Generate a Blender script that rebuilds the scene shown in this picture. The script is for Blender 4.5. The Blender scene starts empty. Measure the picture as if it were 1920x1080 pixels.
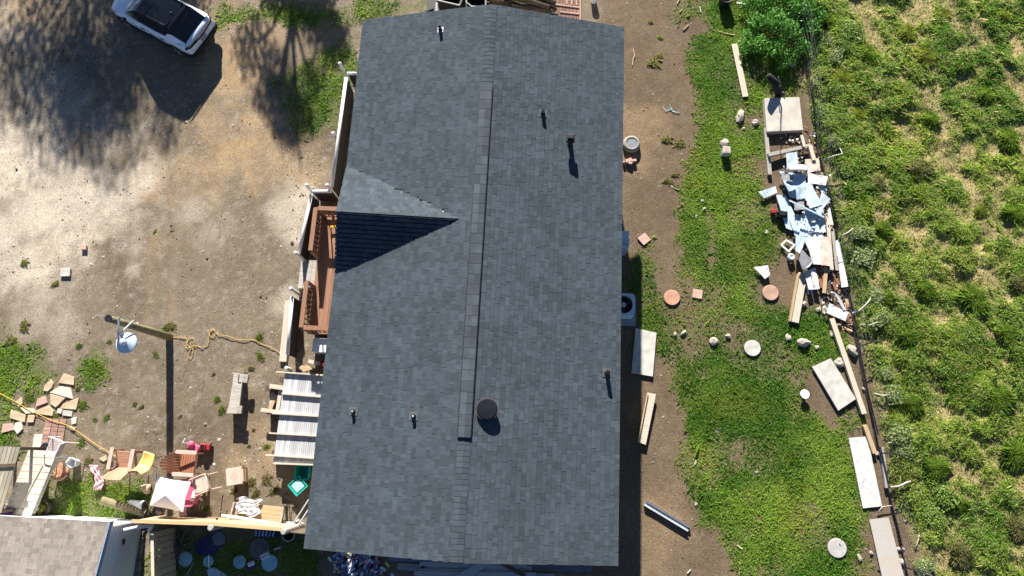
import bpy, math, random
import numpy as np
from mathutils import Vector, Matrix
random.seed(7); RNG = np.random.default_rng(11)
R = math.radians
scene = bpy.context.scene
COL = scene.collection
# ------------------------------------------------------------------ camera
CAM_H = 22.0; FPX = 1262.0
_u = lambda v: v/np.linalg.norm(v)
_dn = _u(np.array([30., 300., FPX]))
_vy = np.array([265., -5340., FPX]); _vy = _u(_vy-_dn*(_vy@_dn))
_Z = -_dn; _X = np.cross(_vy, _Z)
CR = np.stack([_X, _vy, _Z])               # camera axes (right, down, forward) to world
cam = bpy.data.cameras.new('camera'); camo = bpy.data.objects.new('camera', cam); COL.objects.link(camo)
cam.sensor_fit = 'HORIZONTAL'; cam.sensor_width = 36; cam.lens = FPX/1920*36
cam.clip_start = .1; cam.clip_end = 3000
_r, _d, _f = CR[:, 0], CR[:, 1], CR[:, 2]
camo.matrix_world = Matrix(((_r[0], -_d[0], -_f[0], 0), (_r[1], -_d[1], -_f[1], 0), (_r[2], -_d[2], -_f[2], CAM_H), (0, 0, 0, 1)))
scene.camera = camo
# ------------------------------------------------------------------ light
SUN_EL, SUN_AZ = 26.0, 9.6                 # the sun stands over the far end of the yard, a little to the left
sdir = Vector((-math.sin(R(SUN_AZ))*math.cos(R(SUN_EL)), math.cos(R(SUN_AZ))*math.cos(R(SUN_EL)), math.sin(R(SUN_EL))))
w = bpy.data.worlds.new('World'); scene.world = w; w.use_nodes = True
nt = w.node_tree; nt.nodes.clear()
sky = nt.nodes.new('ShaderNodeTexSky'); sky.sky_type = 'NISHITA'; sky.sun_disc = False
sky.sun_elevation = R(SUN_EL); sky.sun_rotation = R(-SUN_AZ); sky.altitude = 2500; sky.air_density = .55; sky.dust_density = .25
bg = nt.nodes.new('ShaderNodeBackground'); bg.inputs[1].default_value = .062
wo = nt.nodes.new('ShaderNodeOutputWorld'); nt.links.new(sky.outputs[0], bg.inputs[0]); nt.links.new(bg.outputs[0], wo.inputs[0])
sl = bpy.data.lights.new('sun', 'SUN'); sl.energy = 5.0; sl.angle = R(.7); sl.color = (1, .93, .82)
so = bpy.data.objects.new('sun', sl); COL.objects.link(so); so.rotation_euler = sdir.to_track_quat('Z', 'Y').to_euler(); so.location = sdir*60
vs = scene.view_settings; vs.view_transform = 'Standard'; vs.look = 'None'; vs.gamma = 1; vs.exposure = 1.44
# ------------------------------------------------------------------ helpers
def G(px, py, z=0.):
    """the point at height z that the survey photo shows at px, py"""
    d = CR@np.array([px-960, py-540, FPX]); t = (z-CAM_H)/d[2]
    return np.array([0, 0, CAM_H])+t*d
def ang(p, q):
    a, b = G(*p), G(*q); return math.atan2(b[1]-a[1], b[0]-a[0])
class MB:
    def __init__(s): s.v = []; s.f = []
    def add(s, vs, fs):
        o = len(s.v); s.v += [tuple(float(c) for c in v) for v in vs]; s.f += [tuple(i+o for i in f) for f in fs]; return s
    def box(s, c, d, rz=0, rx=0, ry=0):
        M = Matrix.Translation(c)@Matrix.Rotation(rz, 4, 'Z')@Matrix.Rotation(ry, 4, 'Y')@Matrix.Rotation(rx, 4, 'X')
        x, y, z = d[0]/2, d[1]/2, d[2]/2
        return s.add([M@Vector((a*x, b*y, e*z)) for e in (-1, 1) for b in (-1, 1) for a in (-1, 1)],
                     [(0, 2, 3, 1), (4, 5, 7, 6), (0, 1, 5, 4), (2, 6, 7, 3), (0, 4, 6, 2), (1, 3, 7, 5)])
    def beam(s, p, q, w, h, up=(0, 0, 1)):
        p, q = Vector(p), Vector(q); d = (q-p); L = d.length; d.normalize(); sd = d.cross(Vector(up))
        if sd.length < 1e-4: sd = d.cross(Vector((0, 1, 0)))
        sd.normalize(); u = sd.cross(d)
        P = [b+sd*(a*w/2)+u*(e*h/2) for b in (p, q) for a, e in ((-1, -1), (1, -1), (1, 1), (-1, 1))]
        return s.add(P, [(0, 1, 2, 3), (7, 6, 5, 4), (0, 4, 5, 1), (1, 5, 6, 2), (2, 6, 7, 3), (3, 7, 4, 0)])
    def slab(s, top, th):
        """polygon of top points (counter-clockwise or not) with thickness th straight down"""
        top = [np.array(p, float) for p in top]; n = len(top)
        a = sum(top[i][0]*top[(i+1) % n][1]-top[(i+1) % n][0]*top[i][1] for i in range(n))
        if a < 0: top = top[::-1]
        return s.add(top+[p-np.array([0, 0, th]) for p in top],
                     [tuple(range(n)), tuple(range(2*n-1, n-1, -1))]+[(i, i+n, (i+1) % n+n, (i+1) % n) for i in range(n)])
    def tube(s, pts, r, n=8):
        pts = [Vector(p) for p in pts]; m = len(pts); rs = r if hasattr(r, '__len__') else [r]*m
        V = []; up = Vector((.13, .21, .97))
        for i, p in enumerate(pts):
            d = (pts[min(i+1, m-1)]-pts[max(i-1, 0)]).normalized()
            a = d.cross(up)
            if a.length < .05: a = d.cross(Vector((0, 1, 0)))
            a.normalize(); b = d.cross(a)
            V += [p+(a*math.cos(2*math.pi*k/n)+b*math.sin(2*math.pi*k/n))*rs[i] for k in range(n)]
        F = [(i*n+k, i*n+(k+1) % n, (i+1)*n+(k+1) % n, (i+1)*n+k) for i in range(m-1) for k in range(n)]
        F += [tuple(range(n-1, -1, -1)), tuple((m-1)*n+k for k in range(n))]
        return s.add(V, F)
    def lathe(s, prof, c=(0, 0, 0), n=20, sx=1, sy=1):
        V = [(c[0]+r*sx*math.cos(2*math.pi*k/n), c[1]+r*sy*math.sin(2*math.pi*k/n), c[2]+z) for r, z in prof for k in range(n)]
        m = len(prof)
        F = [(i*n+k, i*n+(k+1) % n, (i+1)*n+(k+1) % n, (i+1)*n+k) for i in range(m-1) for k in range(n)]
        F += [tuple(range(n-1, -1, -1)), tuple((m-1)*n+k for k in range(n))]
        return s.add(V, F)
    def corr(s, c00, c10, c11, c01, n, amp, th=.004, m=3, warp=0):
        """ribbed sheet: ribs run from the edge c00-c10 to the edge c01-c11"""
        c00, c10, c11, c01 = [np.array(c, float) for c in (c00, c10, c11, c01)]; k = n*4
        V = []
        for lay in (0, -th):
            for j in range(m+1):
                for i in range(k+1):
                    u, v = i/k, j/m
                    p = (c00*(1-u)+c10*u)*(1-v)+(c01*(1-u)+c11*u)*v
                    V.append(p+np.array([0, 0, lay+amp*(0, 1, 1, 0)[i % 4]+warp*math.sin(3*v+5*u)]))
        o = (k+1)*(m+1); F = []
        for j in range(m):
            for i in range(k):
                a = j*(k+1)+i; F += [(a, a+1, a+k+2, a+k+1), (o+a, o+a+k+1, o+a+k+2, o+a+1)]
        e = [i for i in range(k+1)]+[j*(k+1)+k for j in range(1, m+1)]+[m*(k+1)+i for i in range(k-1, -1, -1)]+[j*(k+1) for j in range(m-1, 0, -1)]
        F += [(e[(i+1) % len(e)], e[i], e[i]+o, e[(i+1) % len(e)]+o) for i in range(len(e))]
        return s.add(V, F)
    def rock(s, c, r, sx=1, sy=1, sz=.6, seed=0, rz=0, sub=1):
        rr = random.Random(seed)
        import bmesh
        bm = bmesh.new(); bmesh.ops.create_icosphere(bm, subdivisions=sub+1, radius=1)
        ph = [rr.uniform(0, 6) for _ in range(6)]
        V = []
        for v in bm.verts:
            x, y, z = v.co; k = 1+.2*math.sin(2.3*x+ph[0])+.18*math.sin(3.1*y+ph[1])+.12*math.sin(2.7*z+ph[2])+.10*math.sin(6*x+5*y+ph[3])+.08*math.sin(7*y-4*x+ph[4])
            x, y, z = x*k*sx*r, y*k*sy*r, z*k*sz*r
            V.append((c[0]+x*math.cos(rz)-y*math.sin(rz), c[1]+x*math.sin(rz)+y*math.cos(rz), c[2]+z))
        F = [tuple(v.index for v in f.verts) for f in bm.faces]; bm.free()
        return s.add(V, F)
    def build(s, name, mat, root=None, loc=None, rz=0, world=True, smooth=False, bevel=0, auto=None):
        me = bpy.data.meshes.new(name)
        V = np.array(s.v, float)
        o = bpy.data.objects.new(name, me)
        L = np.array(root['_l'] if root else (loc if loc is not None else (0, 0, 0)), float); rot = root['_r'] if root else rz
        if world:
            V = V-L
            if rot:
                c, n = math.cos(-rot), math.sin(-rot); V = np.stack([V[:, 0]*c-V[:, 1]*n, V[:, 0]*n+V[:, 1]*c, V[:, 2]], 1)
        me.from_pydata(V.tolist(), [], s.f); me.update()
        if smooth: me.polygons.foreach_set('use_smooth', [True]*len(me.polygons))
        if mat: me.materials.append(mat)
        COL.objects.link(o)
        if root: o.parent = root.get('_o') and bpy.data.objects[root['_o']] or None
        else: o.location = L; o.rotation_euler = (0, 0, rot)
        if bevel:
            b = o.modifiers.new('bevel', 'BEVEL'); b.width = bevel; b.segments = 2; b.limit_method = 'ANGLE'; b.angle_limit = R(40)
        return o
def tag(o, label, cat, group=None):
    o['label'] = label; o['category'] = cat
    if group: o['group'] = group
    return o
def thing(name, label, cat, loc, rz=0, group=None):
    o = bpy.data.objects.new(name, None); o.empty_display_size = .1; COL.objects.link(o)
    o.location = [float(c) for c in loc]; o.rotation_euler = (0, 0, rz); tag(o, label, cat, group)
    return {'_o': o.name, '_l': tuple(float(c) for c in loc), '_r': rz, 'ob': o}
def copy_thing(o, loc, rz=0, label=None, scale=None):
    c = o.copy(); COL.objects.link(c); c.location = [float(a) for a in loc]; c.rotation_euler = (0, 0, rz)
    if label: c['label'] = label
    if scale: c.scale = (scale,)*3
    for ch in list(o.children):
        d = ch.copy(); COL.objects.link(d); d.parent = c
        for g in list(ch.children):
            e = g.copy(); COL.objects.link(e); e.parent = d
    return c
def sub(o, part):
    """make o a sub-part of part (both built under the same thing)"""
    o.parent = part; return o
def solo(name, label, cat, mb, mat, loc, group=None, **k):
    return tag(mb.build(name, mat, None, loc=loc, **k), label, cat, group)
# ------------------------------------------------------------------ materials
_mats = {}
def mat(name, col, rough=.8, var=.18, scale=5., metal=0., bump=0., stretch=(1, 1, 1), spec=.3, col2=None, island=0., fine=0., coat=0., trans=0.):
    if name in _mats: return _mats[name]
    m = bpy.data.materials.new(name); m.use_nodes = True; t = m.node_tree; N = t.nodes; L = t.links
    b = N['Principled BSDF']; b.inputs['Roughness'].default_value = rough; b.inputs['Metallic'].default_value = metal
    b.inputs['Specular IOR Level'].default_value = spec
    if coat: b.inputs['Coat Weight'].default_value = coat; b.inputs['Coat Roughness'].default_value = .06
    tc = N.new('ShaderNodeTexCoord'); mp = N.new('ShaderNodeMapping'); mp.inputs['Scale'].default_value = stretch
    L.new(tc.outputs['Object'], mp.inputs[0])
    n1 = N.new('ShaderNodeTexNoise'); n1.inputs['Scale'].default_value = scale; n1.inputs['Detail'].default_value = 6; n1.inputs['Roughness'].default_value = .65
    L.new(mp.outputs[0], n1.inputs[0])
    cr = N.new('ShaderNodeValToRGB'); e = cr.color_ramp.elements
    c2 = col2 or tuple(min(1, c*(1+var)) for c in col); c1 = tuple(c*(1-var) for c in col)
    e[0].position = .32; e[0].color = (*c1, 1); e[1].position = .68; e[1].color = (*c2, 1)
    L.new(n1.outputs[0], cr.inputs[0]); out = cr.outputs[0]
    def mult(o, fac_socket, lo, hi):
        mr = N.new('ShaderNodeMapRange'); mr.inputs[3].default_value = lo; mr.inputs[4].default_value = hi; L.new(fac_socket, mr.inputs[0])
        mx = N.new('ShaderNodeMix'); mx.data_type = 'RGBA'; mx.blend_type = 'MULTIPLY'; mx.inputs[0].default_value = 1
        L.new(o, mx.inputs[6]); L.new(mr.outputs[0], mx.inputs[7]); return mx.outputs[2]
    if island:
        g = N.new('ShaderNodeNewGeometry'); out = mult(out, g.outputs['Random Per Island'], 1-island, 1+island)
    if fine:
        n2 = N.new('ShaderNodeTexNoise'); n2.inputs['Scale'].default_value = scale*14; n2.inputs['Detail'].default_value = 3
        L.new(mp.outputs[0], n2.inputs[0]); out = mult(out, n2.outputs[0], 1-fine, 1+fine)
    L.new(out, b.inputs['Base Color'])
    if bump:
        bp = N.new('ShaderNodeBump'); bp.inputs['Strength'].default_value = bump; bp.inputs['Distance'].default_value = .02
        n3 = N.new('ShaderNodeTexNoise'); n3.inputs['Scale'].default_value = scale*6; n3.inputs['Detail'].default_value = 4
        L.new(mp.outputs[0], n3.inputs[0]); L.new(n3.outputs[0], bp.inputs['Height']); L.new(bp.outputs[0], b.inputs['Normal'])
    if trans:
        b.inputs['Transmission Weight'].default_value = trans
    _mats[name] = m; return m
def mat_attr(name, attr='Col', rough=.85, bump_scale=0, bump=0, detail=0., leaf=0., spec=.15):
    m = bpy.data.materials.new(name); m.use_nodes = True; t = m.node_tree; N = t.nodes; L = t.links
    b = N['Principled BSDF']; b.inputs['Roughness'].default_value = rough; b.inputs['Specular IOR Level'].default_value = spec
    a = N.new('ShaderNodeAttribute'); a.attribute_name = attr; out = a.outputs['Color']
    tc = N.new('ShaderNodeTexCoord')
    if detail:
        for sc, k in ((7, .5), (19, 1.0), (38, 1.3)):
            n = N.new('ShaderNodeTexNoise'); n.inputs['Scale'].default_value = sc; n.inputs['Detail'].default_value = 5; n.inputs['Roughness'].default_value = .7
            L.new(tc.outputs['Object'], n.inputs[0])
            mr = N.new('ShaderNodeMapRange'); mr.inputs[1].default_value = .25; mr.inputs[2].default_value = .75; mr.inputs[3].default_value = 1-detail*k; mr.inputs[4].default_value = 1+detail*k
            L.new(n.outputs[0], mr.inputs[0])
            mx = N.new('ShaderNodeMix'); mx.data_type = 'RGBA'; mx.blend_type = 'MULTIPLY'; mx.inputs[0].default_value = 1
            L.new(out, mx.inputs[6]); L.new(mr.outputs[0], mx.inputs[7]); out = mx.outputs[2]
    L.new(out, b.inputs['Base Color'])
    if bump:
        bp = N.new('ShaderNodeBump'); bp.inputs['Strength'].default_value = bump; bp.inputs['Distance'].default_value = .03
        n3 = N.new('ShaderNodeTexNoise'); n3.inputs['Scale'].default_value = bump_scale; n3.inputs['Detail'].default_value = 6; n3.inputs['Roughness'].default_value = .7
        L.new(tc.outputs['Object'], n3.inputs[0]); L.new(n3.outputs[0], bp.inputs['Height']); L.new(bp.outputs[0], b.inputs['Normal'])
    if leaf:
        tr = N.new('ShaderNodeBsdfTranslucent'); L.new(out, tr.inputs[0])
        mx = N.new('ShaderNodeMixShader'); mx.inputs[0].default_value = leaf
        o = N['Material Output']; L.new(b.outputs[0], mx.inputs[1]); L.new(tr.outputs[0], mx.inputs[2]); L.new(mx.outputs[0], o.inputs[0])
    return m
M_wood_grey = mat('weathered_wood', (.36, .34, .31), .85, .3, 3, stretch=(1, 14, 14), bump=.2, island=.18, fine=.15)
M_wood_pale = mat('pale_lumber', (.54, .475, .39), .8, .22, 3, stretch=(1, 14, 14), bump=.12, island=.12, fine=.12)
M_wood_tan = mat('tan_lumber', (.46, .34, .21), .8, .25, 3, stretch=(1, 12, 12), bump=.15, island=.15, fine=.12)
M_wood_red = mat('stained_deck_wood', (.25, .135, .085), .7, .22, 3, stretch=(12, 1, 12), bump=.1, island=.16, fine=.1)
M_wood_dark = mat('dark_old_wood', (.10, .075, .055), .9, .35, 4, stretch=(1, 10, 10), bump=.3, island=.25)
M_wood_rust = mat('red_brown_board', (.26, .12, .07), .8, .3, 4, bump=.2, island=.2)
M_log = mat('treated_log', (.22, .19, .11), .9, .35, 6, bump=.3, fine=.2)
M_white = mat('white_paint', (.78, .79, .80), .45, .06, 4)
M_white_pl = mat('white_plastic', (.74, .76, .78), .4, .06, 3)
M_concrete = mat('concrete', (.47, .44, .39), .9, .2, 3, bump=.15, fine=.12)
M_conc_white = mat('pale_concrete', (.47, .46, .43), .9, .24, 4, bump=.2, fine=.12)
M_galv = mat('galvanised_sheet', (.55, .60, .65), .38, .16, 3, metal=.25, fine=.06)
M_sheet_blue = mat('pale_blue_sheet', (.45, .57, .68), .45, .2, 7, metal=.0, fine=.08, stretch=(1, 1, 1))
M_sheet_white = mat('white_sheet', (.56, .565, .57), .45, .2, 5, fine=.1)
M_sheet_grey = mat('grey_sheet', (.30, .31, .33), .5, .2, 4, metal=.3)
M_rust = mat('rusty_sheet', (.52, .40, .32), .7, .3, 5, col2=(.68, .60, .54), fine=.12)
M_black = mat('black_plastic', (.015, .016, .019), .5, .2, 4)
M_darkmetal = mat('dark_metal', (.03, .033, .042), .4, .2, 4, metal=.3)
M_rubber = mat('rubber', (.05, .05, .052), .85, .25, 8)
M_steel = mat('bare_steel', (.55, .57, .60), .3, .1, 4, metal=.8)
M_stone_tan = mat('tan_flagstone', (.50, .37, .25), .85, .18, 3, bump=.3, col2=(.58, .47, .34), fine=.1)
M_stone_pale = mat('pale_flagstone', (.62, .56, .47), .85, .14, 3, bump=.3, fine=.1)
M_stone_pink = mat('pink_paver', (.50, .33, .28), .9, .15, 5, bump=.2, fine=.1)
M_brick = mat('brick_paver', (.36, .22, .185), .9, .15, 5, bump=.2, island=.2, fine=.12)
M_rock = mat('pale_rock', (.36, .325, .28), .9, .2, 4, bump=.5, fine=.15)
M_rope = mat('yellow_cord', (.72, .42, .05), .6, .1, 5)
M_rope_or = mat('orange_cord', (.58, .36, .10), .6, .12, 5)
M_pink = mat('pink_plastic', (.50, .10, .20), .45, .12, 3)
M_pinkcloth = mat('pink_cloth', (.56, .36, .40), .9, .2, 8)
M_teal = mat('teal_plastic', (.02, .42, .33), .4, .12, 3)
M_yellow = mat('yellow_plastic', (.74, .52, .17), .45, .08, 3)
M_terra = mat('clay_disc', (.46, .25, .18), .85, .18, 4, bump=.2, fine=.1)
M_adir = mat('faded_red_chair_wood', (.46, .25, .17), .7, .16, 4, island=.12, fine=.08)
M_adir2 = mat('brown_chair_wood', (.34, .145, .08), .6, .16, 4, island=.12, fine=.08)
M_sun_pink = mat('sun_bleached_wood', (.60, .43, .37), .8, .14, 4, island=.1, fine=.08)
M_glass = mat('dark_glass', (.012, .015, .022), .06, .1, 2, spec=.6)
M_blue = mat('blue_tarp', (.03, .04, .13), .6, .25, 3, bump=.2)
M_cyan = mat('pale_cyan_plastic', (.33, .60, .68), .45, .1, 4)
M_red = mat('red_plastic', (.30, .03, .03), .45, .1, 4)
# ------------------------------------------------------------------ fields on the ground (world metres)
def _h(ix, iy, s):
    v = np.sin(ix*127.1+iy*311.7+s*74.7)*43758.5453; return v-np.floor(v)
def vnoise(x, y, s=0):
    ix, iy = np.floor(x), np.floor(y); fx, fy = x-ix, y-iy; fx = fx*fx*(3-2*fx); fy = fy*fy*(3-2*fy)
    return (_h(ix, iy, s)*(1-fx)+_h(ix+1, iy, s)*fx)*(1-fy)+(_h(ix, iy+1, s)*(1-fx)+_h(ix+1, iy+1, s)*fx)*fy
def fbm(x, y, f, o=4, s=0):
    t = 0; a = .5; n = 0
    for k in range(o): t = t+a*vnoise(x*f+k*17.3, y*f-k*9.1, s+k); n += a; a *= .5; f *= 2.03
    return t/n
def poly_sd(x, y, pts):
    """signed distance (inside positive) of points to a polygon given by survey-photo corners"""
    P = np.array([G(*p)[:2] for p in pts]); n = len(P); ins = np.zeros(x.shape, bool); d = np.full(x.shape, 1e9)
    for i in range(n):
        a, b = P[i], P[(i+1) % n]; e = b-a
        t = np.clip(((x-a[0])*e[0]+(y-a[1])*e[1])/(e@e), 0, 1)
        d = np.minimum(d, np.hypot(x-a[0]-t*e[0], y-a[1]-t*e[1]))
        c = ((a[1] > y) != (b[1] > y))
        with np.errstate(divide='ignore', invalid='ignore'): xi = (b[0]-a[0])*(y-a[1])/(b[1]-a[1])+a[0]
        ins ^= c & (x < xi)
    return np.where(ins, d, -d)
def soft(sd, w, n=0): return np.clip(.5+(sd+n)/w, 0, 1)
LAWN = [(1282, -40), (1288, 30), (1330, 42), (1345, 55), (1310, 60), (1300, 100), (1308, 160), (1312, 240), (1303, 300), (1283, 370), (1275, 440), (1272, 500), (1262, 540), (1256, 600), (1262, 640), (1270, 690), (1278, 720), (1290, 800), (1300, 900), (1318, 985), (1360, 1010), (1392, 1004), (1392, 1050), (1420, 1080), (1425, 1110), (1615, 1110), (1612, 1000), (1604, 900), (1590, 850), (1600, 780), (1560, 800), (1500, 770), (1475, 720), (1468, 680), (1560, 690), (1580, 640), (1560, 590), (1500, 590), (1420, 560), (1410, 500), (1440, 480), (1455, 440), (1425, 330), (1440, 240), (1390, 240), (1385, 215), (1440, 170), (1490, 170), (1510, 120), (1500, 60), (1500, -40)]
STRIP = [(1195, 470), (1215, 458), (1235, 500), (1248, 560), (1255, 640), (1250, 660), (1228, 640), (1195, 640)]
FIELD = [(1500, -60), (1508, 90), (1535, 250), (1565, 400), (1600, 540), (1640, 700), (1668, 830), (1715, 1000), (1735, 1130), (2600, 1130), (2600, -60)]
BARE = [(1325, 395), (1342, 395), (1345, 490), (1330, 520), (1318, 490), (1330, 460)]
GRASS_L = [[(92, 905), (140, 885), (200, 905), (262, 900), (275, 945), (280, 972), (90, 985)], [(-40, 620), (40, 640), (70, 650), (98, 680), (100, 705), (60, 740), (40, 720), (0, 760), (-40, 800)],
           [(-40, 770), (30, 760), (20, 850), (-40, 850)], [(405, 15), (480, 12), (600, 20), (700, 5), (800, 0), (800, 22), (640, 40), (420, 42)], [(530, 160), (600, 105), (650, 75), (672, 100), (660, 160), (640, 230), (570, 250), (535, 200)],
           [(300, 1000), (420, 1000), (600, 1000), (600, 1120), (280, 1120)], [(152, 690), (175, 665), (200, 680), (200, 705), (160, 712)]]
def fields(x, y):
    n1 = fbm(x, y, .9, 4, 3)-.5; n2 = fbm(x, y, 3.1, 3, 9)-.5
    lawn = soft(np.maximum(poly_sd(x, y, LAWN), poly_sd(x, y, STRIP)), .7, n1*.9+n2*.5)
    lawn = lawn*(1-.9*soft(poly_sd(x, y, BARE), .3, n2*.3))
    # thin worn places in the lawn
    worn = fbm(x, y, .55, 3, 41)
    lawn = lawn*np.clip(1.25-np.clip((worn-.535)*8, 0, 1)*.85, 0, 1)
    for (px, py, r) in ((1275, 585, 1.3), (1345, 555, .9), (1370, 635, .9), (1300, 640, .8), (1290, 545, .8), (1440, 560, .8), (1265, 480, .5), (1322, 700, .3), (1385, 835, .35), (1330, 910, .3), (1470, 545, .8), (1480, 660, .5), (1375, 860, .3), (1420, 990, .4), (1240, 520, .4)):
        c = G(px, py); lawn = lawn*(1-.82*np.exp(-((x-c[0])**2+(y-c[1])**2)/r**2*2))
    fld = soft(poly_sd(x, y, FIELD), .5, n2*.5)
    left = np.zeros_like(x)
    for p in GRASS_L: left = np.maximum(left, soft(poly_sd(x, y, p), .6, n1*.9+n2*.6))
    return lawn, fld, left
def field_clump(x, y):
    """0 = bare thatch, 1 = thick green; the rows run down to the right as in the pasture"""
    a = R(-62); u = x*math.cos(a)+y*math.sin(a); v = -x*math.sin(a)+y*math.cos(a)
    k = .5*fbm(u*.6, v*1.5, 1., 4, 21)+.5*fbm(x, y, 2.3, 3, 27)
    k = (k-.5)*3.6+.72-(np.clip((x-9.5)/8, 0, 1)*.36)
    return np.clip(k, 0, 1)
PALE = [(20, 300, 2.4, 1), (60, 390, 3.2, 1), (150, 370, 2.6, 1), (40, 470, 1.6, .8), (110, 430, 1.6, .7), (190, 330, 1.4, .7), (230, 370, .9, .6), (200, 270, 1.6, .5), (60, 230, 2, .6), (545, 395, .9, .8), (560, 440, .7, .7), (575, 370, .6, .7), (365, 400, .7, .5), (70, 570, 1.3, .45), (110, 600, .9, .4), (540, 560, .6, .5), (400, 430, .8, .35), (20, 60, 1.2, .4)]
TAN = [(440, 260, 2.0, 1), (450, 130, 1.6, 1), (380, 320, 1.4, .8), (520, 290, 1.1, .7), (290, 330, 1.0, .5), (560, 330, .8, .6), (500, 60, 2.5, .5), (160, 420, .6, .5), (100, 460, .7, .5), (290, 460, .5, .5), (40, 30, 1, .7), (510, 840, .9, .5), (450, 870, .8, .4), (1200, 240, 1.0, .45), (1190, 300, .6, .4), (1240, 1000, 1, .3)]
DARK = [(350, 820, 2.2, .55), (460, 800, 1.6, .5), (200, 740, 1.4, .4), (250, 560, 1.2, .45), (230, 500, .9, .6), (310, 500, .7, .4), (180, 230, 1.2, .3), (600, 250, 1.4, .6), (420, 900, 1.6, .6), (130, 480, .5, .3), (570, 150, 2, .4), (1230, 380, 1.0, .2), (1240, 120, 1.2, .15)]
def blob(x, y, L, s):
    t = np.zeros_like(x); n = (fbm(x, y, .8, 4, s)-.5)*1.6+(fbm(x, y, 3.3, 3, s+2)-.5)*.8
    for px, py, r, k in L:
        c = G(px, py); d = np.hypot(x-c[0], y-c[1])/r
        t = np.maximum(t, k*np.clip(1.25-d+n, 0, 1))
    return t
def ground_col(x, y, lawn, fld, left):
    c = np.empty(x.shape+(3,)); c[:] = (.182, .148, .108)
    mix = lambda k, col: c.__setitem__(Ellipsis, c*(1-k[..., None])+np.array(col)*k[..., None])
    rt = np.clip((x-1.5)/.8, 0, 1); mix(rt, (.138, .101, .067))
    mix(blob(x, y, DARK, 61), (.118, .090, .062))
    mix(blob(x, y, TAN, 71)*.9, (.36, .255, .148))
    mix(blob(x, y, PALE, 81), (.50, .44, .36))
    # wheel ruts running down the lot
    e = np.zeros_like(x)
    for px in (285, 330):
        a, b = G(px+15, 250)[:2], G(px-10, 620)[:2]; t = np.clip(((x-a[0])*(b[0]-a[0])+(y-a[1])*(b[1]-a[1]))/((b-a)@(b-a)), 0, 1)
        e = np.maximum(e, np.exp(-(np.hypot(x-a[0]-t*(b[0]-a[0]), y-a[1]-t*(b[1]-a[1])-0)+(fbm(x, y, 2, 3, 5)-.5)*.3)**2/.02))
    mix(e*.35, (.27, .20, .13))
    g = fbm(x, y, 1.1, 5, 91); c *= (.80+.40*g)[..., None]
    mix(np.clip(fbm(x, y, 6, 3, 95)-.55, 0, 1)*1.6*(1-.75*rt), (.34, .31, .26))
    mix(lawn*.8, (.12, .15, .035)); mix(left*.7, (.10, .12, .035))
    th = np.array((.36, .275, .155))*(.7+.6*fbm(x, y, 2.2, 4, 99))[..., None]
    k = (fld*np.clip(.95-1.5*field_clump(x, y), 0, .85))[..., None]; c = c*(1-fld[..., None])+fld[..., None]*np.array((.22, .235, .075)); c = c*(1-k)+th*k
    # bare strip along the wire fence
    return c
def zfield(x, y, fld, lawn):
    return (fbm(x, y, .5, 3, 51)-.5)*.05+(fbm(x, y, 3.2, 3, 55)-.5)*.02-.012+fld*((fbm(x, y, 1.2, 4, 57)-.45)*.22+.09*field_clump(x, y)-.04)
def axis(lo, hi, st, far):
    a = list(np.arange(lo, hi+st/2, st)); d = st
    while a[-1] < far: d *= 1.5; a.append(a[-1]+d)
    d = st
    while a[0] > -far: d *= 1.5; a.insert(0, a[0]-d)
    return np.array(a)
gx, gy = axis(-22.5, 19, .085, 700), axis(-6.2, 18.5, .085, 700)
X, Y = np.meshgrid(gx, gy); lawn, fld, left = fields(X, Y)
Zg = zfield(X, Y, fld, lawn); Cg = ground_col(X, Y, lawn, fld, left)
def fast_mesh(name, V, F, mat, col=None, smooth=False):
    me = bpy.data.meshes.new(name); k = F.shape[1]
    me.vertices.add(len(V)); me.vertices.foreach_set('co', np.ascontiguousarray(V, np.float32).ravel())
    me.loops.add(F.size); me.loops.foreach_set('vertex_index', np.ascontiguousarray(F, np.int32).ravel())
    me.polygons.add(len(F)); me.polygons.foreach_set('loop_start', np.arange(0, F.size, k, dtype=np.int32))
    if smooth: me.polygons.foreach_set('use_smooth', np.ones(len(F), bool))
    me.update(calc_edges=True)
    if col is not None:
        a = me.color_attributes.new('Col', 'FLOAT_COLOR', 'POINT')
        a.data.foreach_set('color', np.concatenate([col, np.ones((len(col), 1))], 1).astype(np.float32).ravel())
    me.materials.append(mat); return me
ny, nx = X.shape; idx = np.arange(nx*ny).reshape(ny, nx)
F = np.stack([idx[:-1, :-1], idx[:-1, 1:], idx[1:, 1:], idx[1:, :-1]], -1).reshape(-1, 4)
M_ground = mat_attr('yard_soil', rough=.95, bump_scale=28, bump=.6, detail=.32)
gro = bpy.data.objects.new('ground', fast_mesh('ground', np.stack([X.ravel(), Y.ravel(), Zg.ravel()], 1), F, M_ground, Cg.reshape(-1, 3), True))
COL.objects.link(gro); gro['kind'] = 'structure'
# gravel scattered over the lot and the path
def scatter(n, dens, x0=-22.5, x1=19, xe=0):
    """random points on the ground kept with probability dens(x, y)"""
    x = RNG.uniform(x0, x1, n); y = RNG.uniform(-6.2, 18, n)
    l, f, le = fields(x, y); k = RNG.random(n) < dens(x, y, l, f, le)
    return x[k], y[k], l[k], f[k], le[k]
px_, py_, l_, f_, le_ = scatter(110000, lambda x, y, l, f, le: np.clip(1-l-f-le, 0, 1)*(np.where(x < -6, .62, .34)*np.clip(fbm(x, y, 1.1, 3, 33)*4.2-1.5, .1, 1)))
n = len(px_); s = np.exp(RNG.normal(-4.3, .58, n)); th = RNG.uniform(0, 6.28, n)
T = np.array([(1, 0, 0), (0, 1, 0), (-1, 0, 0), (0, -1, 0), (0, 0, 1)], float)[None]*np.stack([s*RNG.uniform(.8, 1.3, n), s*RNG.uniform(.6, 1, n), s*.6], 1)[:, None]
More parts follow.
